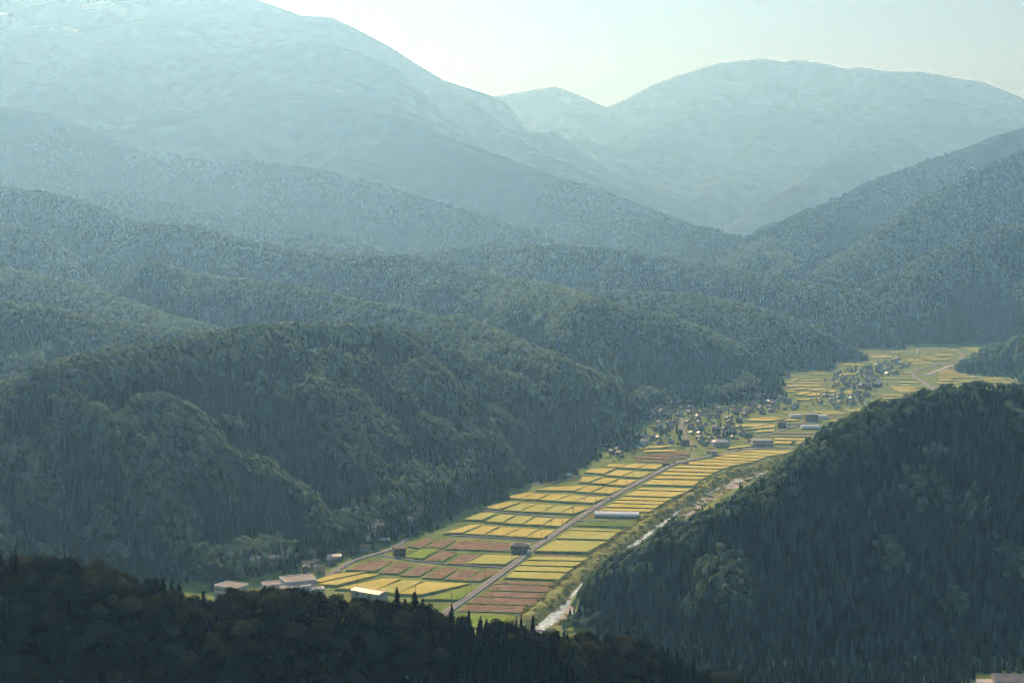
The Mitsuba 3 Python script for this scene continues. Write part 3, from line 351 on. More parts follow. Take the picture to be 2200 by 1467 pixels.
def leaf_crown(rng, x, y, z0, h, r, n, size, lobes=7, flat=0.75):
    """a broadleaf crown: many leaf-clump faces over a handful of uneven lobes"""
    c = []
    for k in range(lobes):
        a, q = rng.uniform(0, 6.28), r * 0.62 * math.sqrt(rng.uniform(0, 1))
        c.append((x + q * math.cos(a), y + q * math.sin(a), z0 + h * (0.62 - 0.28 * (q / r) ** 1.5 + rng.uniform(-.10, .12)), r * rng.uniform(0.32, 0.55)))
    c = np.array(c)
    k = rng.integers(0, lobes, n)
    d = rng.normal(size=(n, 3))
    d[:, 2] = np.abs(d[:, 2]) * 0.9 - 0.35 * rng.uniform(0, 1, n)
    d /= np.linalg.norm(d, axis=1, keepdims=True)
    rad = c[k, 3] * rng.uniform(0.72, 1.08, n)
    p = c[k, :3] + d * rad[:, None] * np.array([1, 1, flat])
    nrm = d + rng.normal(0, 0.55, (n, 3))
    nrm /= np.linalg.norm(nrm, axis=1, keepdims=True)
    u = np.cross(nrm, rng.normal(size=(n, 3)))
    u /= np.linalg.norm(u, axis=1, keepdims=True)
    w = np.cross(nrm, u)
    s = size * rng.uniform(0.6, 1.35, n)[:, None]
    V = np.stack([p + u * s, p - u * s * 0.55 + w * s * 0.8, p - u * s * 0.5 - w * s * 0.85], 1).reshape(-1, 3)
    return V, np.arange(3 * n).reshape(-1, 3)


ICO = {k: trimesh.creation.icosphere(subdivisions=k) for k in (0, 1)}


def blob(rng, x, y, z0, h, r, sub=0, rough=.2):
    m = ICO[sub]
    v = m.vertices * rng.uniform(1 - rough, 1 + rough, (len(m.vertices), 1))
    return np.stack([x + v[:, 0] * r, y + v[:, 1] * r, z0 + h * 0.5 + v[:, 2] * h * 0.5], -1), np.array(m.faces)


def billow(rng, x, y, z0, h, r, lobes, leaves, size, sub=1):
    """a crown of rounded boughs with loose leaf clumps breaking its outline"""
    parts = [blob(rng, x, y, z0 + h * .12, h * .66, r * .56, sub, .16)]
    for k in range(lobes):
        a, q, s = rng.uniform(0, 6.28), r * rng.uniform(.4, .68), r * rng.uniform(.36, .52)
        parts.append(blob(rng, x + q * math.cos(a), y + q * math.sin(a), z0 + h * rng.uniform(.38, .66), s * 1.5, s, sub, .2))
    if leaves:
        parts.append(leaf_crown(rng, x, y, z0, h, r, leaves, size, 6))
    return join(parts)


def join(parts):
    V, Fc, n = [], [], 0
    for v, f in parts:
        V.append(v)
        Fc.append(np.asarray(f) + n)
        n += len(v)
    return np.vstack(V), np.vstack(Fc)


def tones(parts, rng, one=None):
    """two random numbers per tree, the same at all its vertices"""
    return np.vstack([np.tile(one if one is not None else rng.uniform(size=2), (len(v), 1)) for v, f in parts])


def taper(path, radii, sides=6):
    p = np.asarray(path, float)
    a = np.arange(sides) * 2 * math.pi / sides
    V = np.concatenate([np.stack([q[0] + r * np.cos(a), q[1] + r * np.sin(a), 0 * a + q[2]], -1) for q, r in zip(p, radii)])
    Fc = []
    for k in range(len(p) - 1):
        for i in range(sides):
            j = (i + 1) % sides
            Fc += [(k * sides + i, k * sides + j, (k + 1) * sides + j), (k * sides + i, (k + 1) * sides + j, (k + 1) * sides + i)]
    return V, np.array(Fc)


def spread(rng, s, n, gap):
    out = []
    for _ in range(n * 30):
        p = rng.uniform(-s / 2, s / 2, 2)
        if all((p[0] - q[0]) ** 2 + (p[1] - q[1]) ** 2 > gap * gap for q in out):
            out.append(p)
        if len(out) == n:
            break
    return out


def group(name, mat, parts, child='crown', smooth=False):
    scene[name] = {'type': 'shapegroup', child: mikit.ply(join(parts), mat, smooth=smooth, uv=tones(parts, rng))}


PATCH = {}
rng = np.random.default_rng(7)
for lod, (s, nc, nb, nv) in {1: (16, 11, 9, 9), 2: (24, 18, 11, 7), 3: (42, 34, 18, 4), 4: (75, 40, 26, 4), 5: (105, 44, 36, 3)}.items():
    PATCH[lod] = {'conifer': [], 'broad': []}
    for v in range(nv):
        t = []
        for p in spread(rng, s * 1.1, nc, s / math.sqrt(nc) * 0.62):
            h = rng.uniform(8.0, 13.0)
            r = h * rng.uniform(0.20, 0.29)
            if lod <= 2:
                t.append(star_cone(rng, *p, -1, h + 1, r, 6 if lod == 1 else 4, 5 if lod == 1 else 3))
            elif lod == 5:
                t.append(blob(rng, *p, -8, h * .5 + 8, rng.uniform(8, 13)))
            else:
                t.append(star_cone(rng, *p, -1, h + 1, r * (1.15 if lod == 3 else 1.4), 2 if lod == 3 else 1, 3))
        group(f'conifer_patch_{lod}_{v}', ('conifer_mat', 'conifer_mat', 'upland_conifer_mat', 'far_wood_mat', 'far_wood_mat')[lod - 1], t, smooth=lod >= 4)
        PATCH[lod]['conifer'].append(f'conifer_patch_{lod}_{v}')
        t = []
        for p in spread(rng, s * 1.1, nb, s / math.sqrt(nb) * 0.62):
            r = rng.uniform(2.6, 4.3) if lod == 1 else rng.uniform(3.2, 5.2)
            h = r * rng.uniform(1.7, 2.3)
            if lod == 1:
                t.append(billow(rng, *p, -1, h + 1, r, 1, 120, .85, 0))
            elif lod == 2:
                t.append(billow(rng, *p, -1, h + 1, r, 0, 52, 1.3, 0))
            elif lod == 3:
                t.append(billow(rng, *p, -1, h + 1, r * 1.15, 0, 22, 1.8, 0))
            else:
                t.append(blob(rng, *p, -4, h + 4, r * 1.7) if lod == 4 else blob(rng, *p, -8, h * .6 + 8, rng.uniform(8, 13)))
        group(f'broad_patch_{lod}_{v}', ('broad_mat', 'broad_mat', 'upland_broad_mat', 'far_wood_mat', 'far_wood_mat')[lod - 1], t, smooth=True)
        PATCH[lod]['broad'].append(f'broad_patch_{lod}_{v}')
    PATCH[lod]['s'] = s

MEADOWS = [Polygon(q) for q in ([(-2676, 8560), (-2570, 8590), (-2398, 8545), (-2268, 8500), (-2247, 8450), (-2354, 8460), (-2475, 8470), (-2592, 8520)], [(-3075, 8360), (-3000, 8300), (-2983, 8270), (-3021, 8240)],
                                [(-2975, 8280), (-2932, 8300), (-2902, 8260), (-2943, 8240)], [(-2919, 8235), (-2836, 8275), (-2744, 8285), (-2737, 8250), (-2899, 8205)], [(-2690, 8300), (-2582, 8262), (-2578, 8228), (-2676, 8260)])]
CLEAR = prep(MultiPolygon([q.buffer(32) for q in MEADOWS]).buffer(0))
for i, q in enumerate(MEADOWS):
    x0, y0, x1, y1 = q.bounds
    sz = 8.0
    V, Fc = [], []
    for cx in np.arange(x0 - sz, x1 + sz, sz):
        for cy in np.arange(y0 - sz, y1 + sz, sz):
            if q.buffer(6).contains(Point(cx, cy)):
                c = np.array([[cx - sz / 2, cy - sz / 2], [cx + sz / 2, cy - sz / 2], [cx + sz / 2, cy + sz / 2], [cx - sz / 2, cy + sz / 2]])
                V.append(np.column_stack([c, ground_z(c[:, 0], c[:, 1]) + 4]))
                n = 4 * len(Fc)
                Fc.append([n, n + 1, n + 2, n + 3])
    nm = 'meadow' + (f'_{i:03d}' if i else '')
    scene[nm] = mikit.ply((np.vstack(V), np.array(Fc)), 'meadow_mat')
    labels[nm] = {'label': 'pale dry mountain meadow high on the far left slope', 'kind': 'structure'}


def scatter(base, lod, grid, y0, y1, seed, min_rise=3.0, zone=None):
    """forest on every slope in view between two distances; each entry is one small stand of trees"""
    rng = np.random.default_rng(seed)
    s = PATCH[lod]['s'] * 0.96
    hx = 0.415 * y1
    gx, gy = np.meshgrid(np.arange(-hx, hx, s), np.arange(y0, y1, s))
    gx, gy = gx.ravel() + rng.uniform(-.2, .2, gx.size) * s, gy.ravel() + rng.uniform(-.2, .2, gx.size) * s
    z = grid.at(gx, gy)
    e = z - floor_np(gy)
    rise_ok = (e > min_rise) | off_valley(gx, gy)
    if zone is not None:
        rise_ok |= zone(gx, gy)
    if 8000 < y1 < 10000:
        for k in np.nonzero(gx < -2000)[0]:
            rise_ok[k] &= not CLEAR.contains(Point(gx[k], gy[k]))
    keep = rise_ok & visible(gx, gy, z, 22 + 0.005 * gy) & (gy > 760) & (near_line(gx, gy, RIVER)[0] > 20)
    gx, gy, z = gx[keep], gy[keep], z[keep]
    q = s * 0.5
    sx, sy = (grid.at(gx + q, gy) - grid.at(gx - q, gy)) / (2 * q), (grid.at(gx, gy + q) - grid.at(gx, gy - q)) / (2 * q)
    w = np.clip(gy / 30, 40, 160)
    conv = z - 0.25 * (grid.at(gx + w, gy) + grid.at(gx - w, gy) + grid.at(gx, gy + w) + grid.at(gx, gy - w))
    nz = meshkit.fbm(np.stack([gx / (w * 2.2), gy / (w * 2.2), 0 * gx + 0.3], -1), 3, 21)
    score = (nz - 0.5) * 1.4 + conv / w * 5.5
    right = (gx > 30) & (gy < 1300)
    score = score - np.where(right, 0.78, 0.0)
    broad = score > (0.10 if lod == 1 else 0.20)
    for k in range(len(gx)):
        kind = 'broad' if broad[k] else 'conifer'
        g = PATCH[lod][kind][rng.integers(len(PATCH[lod][kind]))]
        a, sc = rng.uniform(0, 2 * math.pi), rng.uniform(0.9, 1.1)
        c, sn = math.cos(a) * sc, math.sin(a) * sc
        X, Y = sx[k], sy[k]
        key = f"{'broadleaf' if broad[k] else 'conifer'}_{base}__{k + 1:05d}"
        scene[key] = {'type': 'instance', 'to_world': mat4([[c, -sn, 0, gx[k]], [sn, c, 0, gy[k]], [X * c + Y * sn, -X * sn + Y * c, sc * rng.uniform(0.85, 1.15), z[k]], [0, 0, 0, 1]]), 'group': ref(g)}
    print(base, len(gx), 'stands,', int(broad.sum()), 'broadleaf')


def extra_wood(x, y):
    lane = np.array(WOOD_EDGE)
    edge = np.interp(y, lane[:, 1], lane[:, 0])
    flat = (x > 60) & (y < 950) & (np.hypot(x - SPOT['corner'][0], y - SPOT['corner'][1]) > 34)
    return flat | ((y > 1205) & (y < 1690) & (x < edge - 7) & (x > edge - 90))


scatter('wood', 1, GA, 760, 1700, 1, 3.0, extra_wood)
scatter('hill_wood', 2, GB, 1680, 2720, 2)
scatter('upland_wood', 3, GB, 2700, 4290, 3)
scatter('mountain_wood', 4, GC, 4250, 5900, 4)
for k, a in (('wood', 'on the near hillsides above the rice fields'), ('hill_wood', 'on the hills behind the village'), ('upland_wood', 'on the hazy ridges of the middle distance'), ('mountain_wood', 'on the lower slopes of the far hazy mountains')):
    labels['conifer_' + k] = {'label': 'dark dense conifer forest ' + a, 'category': 'forest', 'kind': 'stuff'}
    labels['broadleaf_' + k] = {'label': 'lighter broadleaf forest ' + a, 'category': 'forest', 'kind': 'stuff'}

# ---------------------------------------------------------------- the wooded spur in the foreground
BROAD_F, CONE_F = [], []
rng = np.random.default_rng(33)
for v in range(12):
    r = rng.uniform(2.5, 4.3)
    h = rng.uniform(6.8, 10.3)
    limbs = [taper([(0, 0, -1.5), (rng.normal(0, .2), rng.normal(0, .2), h * .35), (rng.normal(0, .5), rng.normal(0, .5), h * .75)], [.22, .16, .06])]
    for k in range(5):
        a = k * 1.26 + rng.uniform(-.4, .4)
        limbs.append(taper([(0, 0, h * rng.uniform(.25, .4)), (r * .35 * math.cos(a), r * .35 * math.sin(a), h * .55), (r * .65 * math.cos(a), r * .65 * math.sin(a), h * .7)], [.14, .10, .04], 4))
    fine = ([leaf_crown(rng, 0, 0, .8, h, r, 1500, .24, 17, .8), leaf_crown(rng, 0, 0, 0, h, r * .85, 260, .62, 8, .8)])
    nm = f'foreground_broadleaf_{v}'
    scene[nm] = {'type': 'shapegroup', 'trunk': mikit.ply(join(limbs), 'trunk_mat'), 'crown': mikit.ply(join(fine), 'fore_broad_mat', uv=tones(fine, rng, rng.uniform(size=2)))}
    BROAD_F.append((nm, h, r))
for v in range(6):
    h, r = rng.uniform(7.5, 11.8), 0
    r = h * rng.uniform(.15, .19)
    tr = taper([(0, 0, -1.5), (0, 0, h * .5), (0, 0, h * .97)], [.18, .11, .02])
    cone = [star_cone(rng, 0, 0, .6, h, r, 11, 7, .004)]
    n = 420
    t = rng.uniform(0.03, .98, n) ** .8
    a, q = rng.uniform(0, 6.28, n), r * t ** .85 * rng.uniform(.75, 1.12, n)
    p = np.stack([q * np.cos(a), q * np.sin(a), .6 + h * (1 - t * .86)], -1)
    d = np.stack([np.cos(a), np.sin(a), np.full(n, -.35)], -1)
    w = np.stack([-np.sin(a), np.cos(a), 0 * a], -1) * .21
    V = np.stack([p + d * .42, p - d * .34 + w, p - d * .34 - w], 1).reshape(-1, 3)
    nm = f'foreground_conifer_{v}'
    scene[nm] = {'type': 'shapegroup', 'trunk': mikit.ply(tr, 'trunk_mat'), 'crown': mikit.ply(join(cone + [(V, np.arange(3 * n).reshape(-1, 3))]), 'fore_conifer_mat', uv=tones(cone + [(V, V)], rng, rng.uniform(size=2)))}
    CONE_F.append((nm, h, r))


def place_tree(key, grp, x, y, z, a, s, sz=None):
    sz = sz or s
    c, n = math.cos(a) * s, math.sin(a) * s
    scene[key] = {'type': 'instance', 'to_world': mat4([[c, -n, 0, x], [n, c, 0, y], [0, 0, sz, z], [0, 0, 0, 1]]), 'group': ref(grp)}


rng = np.random.default_rng(5)
gx, gy = np.meshgrid(np.arange(-250, 250, 4.3), np.arange(300, 600, 4.3))
gx, gy = gx.ravel() + rng.uniform(-1.7, 1.7, gx.size), gy.ravel() + rng.uniform(-1.7, 1.7, gy.size)
gz = ground_z(gx, gy)
ok = visible(gx, gy, gz, 9.5) & (gz - floor_np(gy) > 3) & (gz < 257 - 0.15 * gy + 10)
dep = (EYE[2] - gz - 10) / gy
ok &= dep < 0.33
gx, gy, gz = gx[ok], gy[ok], gz[ok]
crest_d, _, crest_z, crest_y = near_line(gx, gy, RIDGES['fore'][4])
nz = meshkit.fbm(np.stack([gx / 32, gy / 32, 0 * gx], -1), 3, 9)
bear = gx / gy
conif = (nz > .57) | ((bear > -0.048) & (bear < 0.044) & (nz > .36)) | (rng.uniform(size=len(gx)) < .06)
# the dense young plantation right of the middle
px_, py_ = np.meshgrid(np.arange(-27, 27, 3.1), np.arange(420, 520, 3.1))
px_, py_ = px_.ravel() + rng.uniform(-.9, .9, px_.size), py_.ravel() + rng.uniform(-.9, .9, py_.size)
zone = lambda x, y: (x / y > -.048) & (x / y < .045)
pz_ = ground_z(px_, py_)
kk = zone(px_, py_) & visible(px_, py_, pz_, 6.5)
old = ~(zone(gx, gy) & conif)
young = np.concatenate([np.zeros(old.sum(), bool), np.ones(kk.sum(), bool)])
gx, gy, gz, conif = np.concatenate([gx[old], px_[kk]]), np.concatenate([gy[old], py_[kk]]), np.concatenate([gz[old], pz_[kk]]), np.concatenate([conif[old], np.ones(kk.sum(), bool)])
crest_d, _, crest_z, crest_y = near_line(gx, gy, RIDGES['fore'][4])
bear = gx / gy
order = np.argsort(gy)
count = {'broadleaf_tree': 0, 'conifer_tree': 0}
for k in order:
    kind = 'conifer_tree' if conif[k] else 'broadleaf_tree'
    grp, h, r = (CONE_F if conif[k] else BROAD_F)[rng.integers(6 if conif[k] else 12)]
    s = rng.uniform(.72, .98) if young[k] else rng.uniform(.72, 1.12)
    count[kind] += 1
    n = count[kind]
    if n <= 300:
        key = kind + (f'_{n - 1:03d}' if n > 1 else '')
        where = next(w for lim, w in ((-.312, 'near the left edge of the photo'), (-.239, 'left of the school building'), (-.152, 'below the school building'), (-.087, 'below the orange roofed barn'), (-.0145, 'below the rice fields'), (.0435, 'below the river'), (9, 'at the right tail of the ridge')) if bear[k] < lim)
        at = 'on the foreground ridge crest' if crest_d[k] < 11 else 'on the near foreground slope' if gy[k] < crest_y[k] else 'behind the foreground crest'
        what = 'dark pointed conifer ' if conif[k] else 'brown-green broadleaf tree '
        labels[key] = {'label': what + at + ' ' + where, 'category': 'tree', 'group': what.strip() + 's ' + at + ' ' + where}
    else:
        key = f"foreground_{'conifer' if conif[k] else 'broadleaf'}_wood__{n:04d}"
    place_tree(key, grp, gx[k], gy[k], gz[k], rng.uniform(0, 6.28), s, s * rng.uniform(.85, 1.2))
for k, v in (('conifer', 'dark conifers'), ('broadleaf', 'dark broadleaf trees')):
    labels[f'foreground_{k}_wood'] = {'label': f'{v} massed farther back on the foreground ridge', 'category': 'forest', 'kind': 'stuff'}
print('foreground trees', count)
# the few spires that stand up against the rice fields
for i, (px, hh, what) in enumerate([(-.0850, 12.7, 'tallest dark spire conifer standing out against the gold rice fields'), (-.0791, 9.0, 'small pointed conifer between the tall spires in front of the rice fields'), (-.0718, 11.9, 'dark spire conifer, second tallest in front of the rice fields'),
                                   (-.0660, 10.7, 'slim dark conifer right of the second spire before the fields'), (-.2278, 10.2, 'lone dark conifer spire left of the orange roofed barn'), (-.1001, 8.2, 'short conifer just left of the tall spire on the ridge'), (-.2583, 9.8, 'dark pointed conifer in front of the flat roofed school wing')]):
    y = float(np.interp(px, [q[0] / q[1] for q in RIDGES['fore'][4]], [q[1] for q in RIDGES['fore'][4]])) + 3
    x = px * y
    key = 'spire_conifer' + (f'_{i:03d}' if i else '')
    g = CONE_F[i % 6]
    place_tree(key, g[0], x, y, float(ground_z(x, y)[0]) - .3, i, hh / g[1] * 1.25, hh / g[1])
    labels[key] = {'label': what, 'category': 'tree'}

# ---------------------------------------------------------------- rice fields, each on its own terrace
ORD = ['first', 'second', 'third', 'fourth', 'fifth', 'sixth', 'seventh', 'eighth', 'ninth', 'tenth', 'eleventh', 'twelfth', 'thirteenth', 'fourteenth', 'fifteenth', 'sixteenth', 'seventeenth', 'eighteenth', 'nineteenth', 'twentieth',
       'twenty-first', 'twenty-second', 'twenty-third', 'twenty-fourth', 'twenty-fifth', 'twenty-sixth', 'twenty-seventh', 'twenty-eighth', 'twenty-ninth', 'thirtieth', 'thirty-first']
LOOK = {'gold': ('rice_paddy', 'rice', 'gold_mat', 'ripe golden rice paddy', .75), 'yellowgreen': ('rice_paddy', 'rice', 'yellowgreen_mat', 'yellow-green ripening rice paddy', .75), 'green': ('grass_field', 'grass', 'green_mat', 'bright green grass field', .3),
        'darkgreen': ('bean_field', 'bean_crop', 'darkgreen_mat', 'dark green bean field', .5), 'palegreen': ('rice_paddy', 'rice', 'palegreen_mat', 'pale hazy green rice paddy', .6), 'brown': ('stubble_field', 'stubble', 'soil_mat', 'harvested pinkish-brown stubble field', .15),
        'grey': ('bare_field', 'soil', 'grey_mat', 'grey-green bare field', .12)}
used = {}


def numbered(name):
    used[name] = used.get(name, -1) + 1
    return name if used[name] == 0 else f'{name}_{used[name]:03d}'


def slab(poly, z0, z1):
    m = trimesh.creation.extrude_polygon(poly, z1 - z0, engine='earcut')
    m.apply_translation([0, 0, z0])
    return m


FIELD_SHAPES = []


def field(kind, pts, label, grow=.9, drop=2.6):
    name, crop, mat, words, hgt = LOOK[kind]
    key = numbered(name)
    P = Polygon(pts).buffer(.55, join_style='mitre')
    fl = floor_np(np.array([p[1] for p in pts]))
    zt = float(.85 * fl.max() + .15 * fl.min()) + 0.35
    rg = np.random.default_rng(len(scene))
    out = P.buffer(grow, join_style='mitre')
    ring = np.array(P.segmentize(4.0).exterior.coords)[:-1]
    ring = ring + rg.normal(0, .22, ring.shape)
    inner = Polygon(ring).buffer(0)
    inner = max(getattr(inner, 'geoms', [inner]), key=lambda q: q.area)
    scene[key + '__bank'] = mikit.ply(slab(out, zt - drop, zt + rg.uniform(0, .04)), 'bank_mat')
    scene[key + '__' + crop] = mikit.ply(slab(inner, zt - .2, zt + hgt + rg.uniform(-.06, .06)), mat)
    labels[key] = {'label': words + ' ' + label, 'category': 'rice field' if name in ('rice_paddy', 'stubble_field') else 'field'}
    FIELD_SHAPES.append(out)
    return key


for i, (k, p) in enumerate(ROWS_RIGHT):
    field(k, p, f'between road and river bank, {ORD[i]} strip from the front')
for j, row in enumerate(ROWS_LEFT):
    for i, (k, p) in enumerate(row):
        field(k, p, f'left of the road, {ORD[i]} of the {ORD[j]} row')
FAR_WHERE = ['on the village edge above the brown strips', 'beside the road below the village hall', 'behind the long white building, farther strip', 'behind the long white building, nearer strip']
for i, (k, p) in enumerate(FIELDS_FAR):
    w = FAR_WHERE[i] if i < 4 else f'beyond the long white building, {ORD[(i - 4) % 31]} patch from the front' if i < 35 else f'at the hazy valley head, {ORD[i - 35]} patch'
    field(k, p, w, .6, 1.6)

# ---------------------------------------------------------------- roads, river, levee
def resample(pts, step):
    L = LineString(pts)
    n = max(2, int(L.length / step))
    return np.array([L.interpolate(i / n, normalized=True).coords[0] for i in range(n + 1)])


def smooth_line(pts, step=6.0, it=3):
    p = resample(pts, step)
    for _ in range(it):
        p[1:-1] = .25 * p[:-2] + .5 * p[1:-1] + .25 * p[2:]
    return p


def ribbon(p, offs, zs):
    """a strip swept along p: offs and zs give its cross-section, each a number or one per point"""
    t = np.gradient(p, axis=0)
    t /= np.linalg.norm(t, axis=1, keepdims=True)
    nrm = np.stack([t[:, 1], -t[:, 0]], -1)
    V = np.stack([np.column_stack([p + nrm * np.broadcast_to(o, len(p))[:, None], floor_np(p[:, 1]) + np.broadcast_to(z, len(p))]) for o, z in zip(offs, zs)], 1)
    n, m = len(p), len(offs)
    a = (np.arange(n - 1)[:, None] * m + np.arange(m - 1)[None]).ravel()
    return V.reshape(-1, 3), np.concatenate([np.stack([a, a + m + 1, a + 1], -1), np.stack([a, a + m, a + m + 1], -1)])


for i, (k, (w, pts)) in enumerate(ROADS.items()):
    p = smooth_line(pts)
    h = w / 2
    z = .9 if k == 'road' else .75
    mat = 'gravel_mat' if k == 'far_river' else 'asphalt_mat'
    name = {'far_river': 'upper_river'}.get(k, k)
    scene[name] = mikit.ply(ribbon(p, [-h - 1.5, -h, 0, h, h + 1.5], [-.6, z, z + .06, z, -.6]), mat)
    labels[name] = {'label': 'valley road' if k == 'road' else name.replace('_', ' '), 'kind': 'structure'}
    if k == 'road':
        for q, s in enumerate((-1, 1)):
            e = ribbon(p, [s * (h - .35) - .09, s * (h - .35) + .09], [z + .02, z + .02])
            nm = 'road__edge_line' + (f'_{q:03d}' if q else '')
            scene[nm] = mikit.ply(e if s > 0 else e, 'trim_white')

rp = smooth_line(RIVER, 5.0)
arc = np.arange(len(rp)) * 5.0
wob = 6.0 * (meshkit.noise(np.stack([arc / 60, 0 * arc, 0 * arc], -1), 3) - .5)
wid = (1.1 + 2.6 * sstep(1330, 1180, rp[:, 1])) * (0.55 + 1.0 * meshkit.noise(np.stack([arc / 35, 0 * arc + 9, 0 * arc], -1), 4))
scene['riverbed'] = mikit.ply(ribbon(rp, np.linspace(-15, 15, 13), [-2.0 + .35 * math.sin(i * 1.9) for i in range(13)]), 'bed_mat', smooth=True)
labels['riverbed'] = {'label': 'gravel and grass riverbed', 'kind': 'structure'}
offs = [wob + wid * u for u in np.linspace(-1, 1, 9)]
zz = [-1.62 + .10 * (meshkit.noise(np.stack([arc / 1.5, 0 * arc + i * 3.0, 0 * arc], -1), 6) - .5) for i in range(9)]
scene['river'] = mikit.ply(ribbon(rp, offs, zz), 'water_mat', smooth=True)
labels['river'] = {'label': 'shallow bright river over stones', 'kind': 'structure'}
lp = smooth_line(LEVEE, 5.0)
scene['levee'] = mikit.ply(ribbon(lp, [-9, -5, -2.5, 0, 2.5, 6, 11], [-.5, .9, 1.5, 1.6, 1.3, -.2, -3.2]), 'levee_mat', smooth=True)
labels['levee'] = {'label': 'grassy river levee', 'kind': 'structure'}

# weir sills across the river
for i, k in enumerate((6, 22)):
    key = numbered('river_weir')
    d = rp[k + 1] - rp[k - 1]
    d /= np.linalg.norm(d)
    m = trimesh.creation.box([26, 1.2, 1.4])
    m.apply_transform(trimesh.transformations.rotation_matrix(math.atan2(-d[0], d[1]), [0, 0, 1]))
    m.apply_translation([*rp[k], float(floor_np(rp[k][1])) - 1.7])
    scene[key + '__sill'] = mikit.ply(m, 'concrete_pole')
    labels[key] = {'label': ['low concrete weir across the river nearest the foreground ridge', 'low concrete weir across the river below the yellow-green fields'][i], 'category': 'weir'}

# tall grass and scrub on the levee and in the riverbed
rng = np.random.default_rng(12)
TUFT = []
for v in range(5):
    n = 60
    c = rng.uniform(-2.6, 2.6, (9, 2))
    k = rng.integers(0, 9, n)
    h = rng.uniform(.6, 1.7, n) * (1 + (v == 4))
    b = np.column_stack([c[k] + rng.normal(0, .45, (n, 2)), np.full(n, -.2)])
    a = rng.uniform(0, 6.28, n)
    w = np.stack([np.cos(a), np.sin(a), 0 * a], -1) * rng.uniform(.2, .5, n)[:, None]
    tip = b + np.column_stack([rng.normal(0, .35, (n, 2)), h])
    group(f'grass_clump_{v}', 'scrub_mat', [(np.stack([b - w, b + w, tip], 1).reshape(-1, 3), np.arange(3 * n).reshape(-1, 3))], 'blades')
    TUFT.append(f'grass_clump_{v}')
n = 0
for line, halfw, dens, base in ((lp, 9.5, 5, .6), (rp, 15, 4, -2.0)):
    t = np.gradient(line, axis=0)
    t /= np.linalg.norm(t, axis=1, keepdims=True)
    for k in range(len(line)):
        for _ in range(dens):
            o = rng.uniform(-halfw, halfw)
            if line is rp and abs(o - wob[k]) < wid[k] + 2:
                continue
            x, y = line[k][0] + t[k][1] * o + rng.uniform(-2, 2), line[k][1] - t[k][0] * o + rng.uniform(-2, 2)
            if line is lp:
                z = float(np.interp(o, [-9, -5, -2.5, 0, 2.5, 6, 11], [-.3, .9, 1.5, 1.6, 1.3, -.2, -3.2]))
                if abs(o + 1.5) < 1.6 or rng.uniform() < .25:
                    continue
            else:
                z = base
            if visible(np.array([x]), np.array([y]), floor_np(np.array([y])), 4)[0]:
                n += 1
                place_tree(f'riverside_grass__{n:05d}', TUFT[rng.integers(5)], x, y, float(floor_np(y)) + z, rng.uniform(0, 6.28), rng.uniform(.7, 1.25))
labels['riverside_grass'] = {'label': 'pale tall grass and scrub along the levee and riverbed', 'category': 'grass', 'kind': 'stuff'}

# ---------------------------------------------------------------- buildings
def box(x0, x1, y0, y1, z0, z1):
    m = trimesh.creation.box([x1 - x0, y1 - y0, z1 - z0])
    m.apply_translation([(x0 + x1) / 2, (y0 + y1) / 2, (z0 + z1) / 2])
    return m


def cat(ms):
    return trimesh.util.concatenate(ms)


def prism(w, d, z0, rise, over=.6, thick=.25, hip=0.0):
    """a gabled (hip=0) or hipped roof over a w x d plan, ridge along x, with real eaves"""
    W, D = w / 2 + over, d / 2 + over
    r = W - hip
    low = [(-W, -D, z0), (W, -D, z0), (W, D, z0), (-W, D, z0), (-r, 0, z0 + rise), (r, 0, z0 + rise)]
    v = np.array(low + [(a, b, c + thick) for a, b, c in low])
    m = trimesh.convex.convex_hull(v)
    return m


def turn(m, rz, x, y, z):
    m = m.copy()
    m.apply_transform(trimesh.transformations.rotation_matrix(rz, [0, 0, 1]))
    m.apply_translation([x, y, z])
    return m


def house_parts(w, d, storeys, wall, roof, hip, rg, rise=2.3):
    H = 2.9 * storeys + .3
    parts = {'wall': (box(-w / 2, w / 2, -d / 2, d / 2, -1.5, H), wall), 'roof': (prism(w, d, H, rise, hip=hip * w * .3), roof)}
    if hip == 0:
        g = np.array([(s * (w / 2 - .02), t, zz) for s in (-1, 1) for t, zz in ((-d / 2, H), (d / 2, H), (0, H + rise * .9))])
        parts['gable'] = (trimesh.convex.convex_hull(g), wall)
    n = 0
    for st in range(storeys):
        zc = 1.6 + 2.9 * st
        for s in (-1, 1):
            for k in range(max(2, int(w / 3))):
                xk = -w / 2 + (k + .5) * w / max(2, int(w / 3))
                nm = 'window' + (f'_{n:03d}' if n else '')
                parts[nm] = (box(xk - .75, xk + .75, s * d / 2 - .05 if s > 0 else -d / 2 - .06, d / 2 + .06 if s > 0 else -d / 2 + .05, zc - .6, zc + .6), 'pane_mat')
                n += 1
    parts['door'] = (box(-w * .06 - .5, -w * .06 + .5, -d / 2 - .08, -d / 2 + .02, 0, 2.1), 'wall_wood')
    return parts


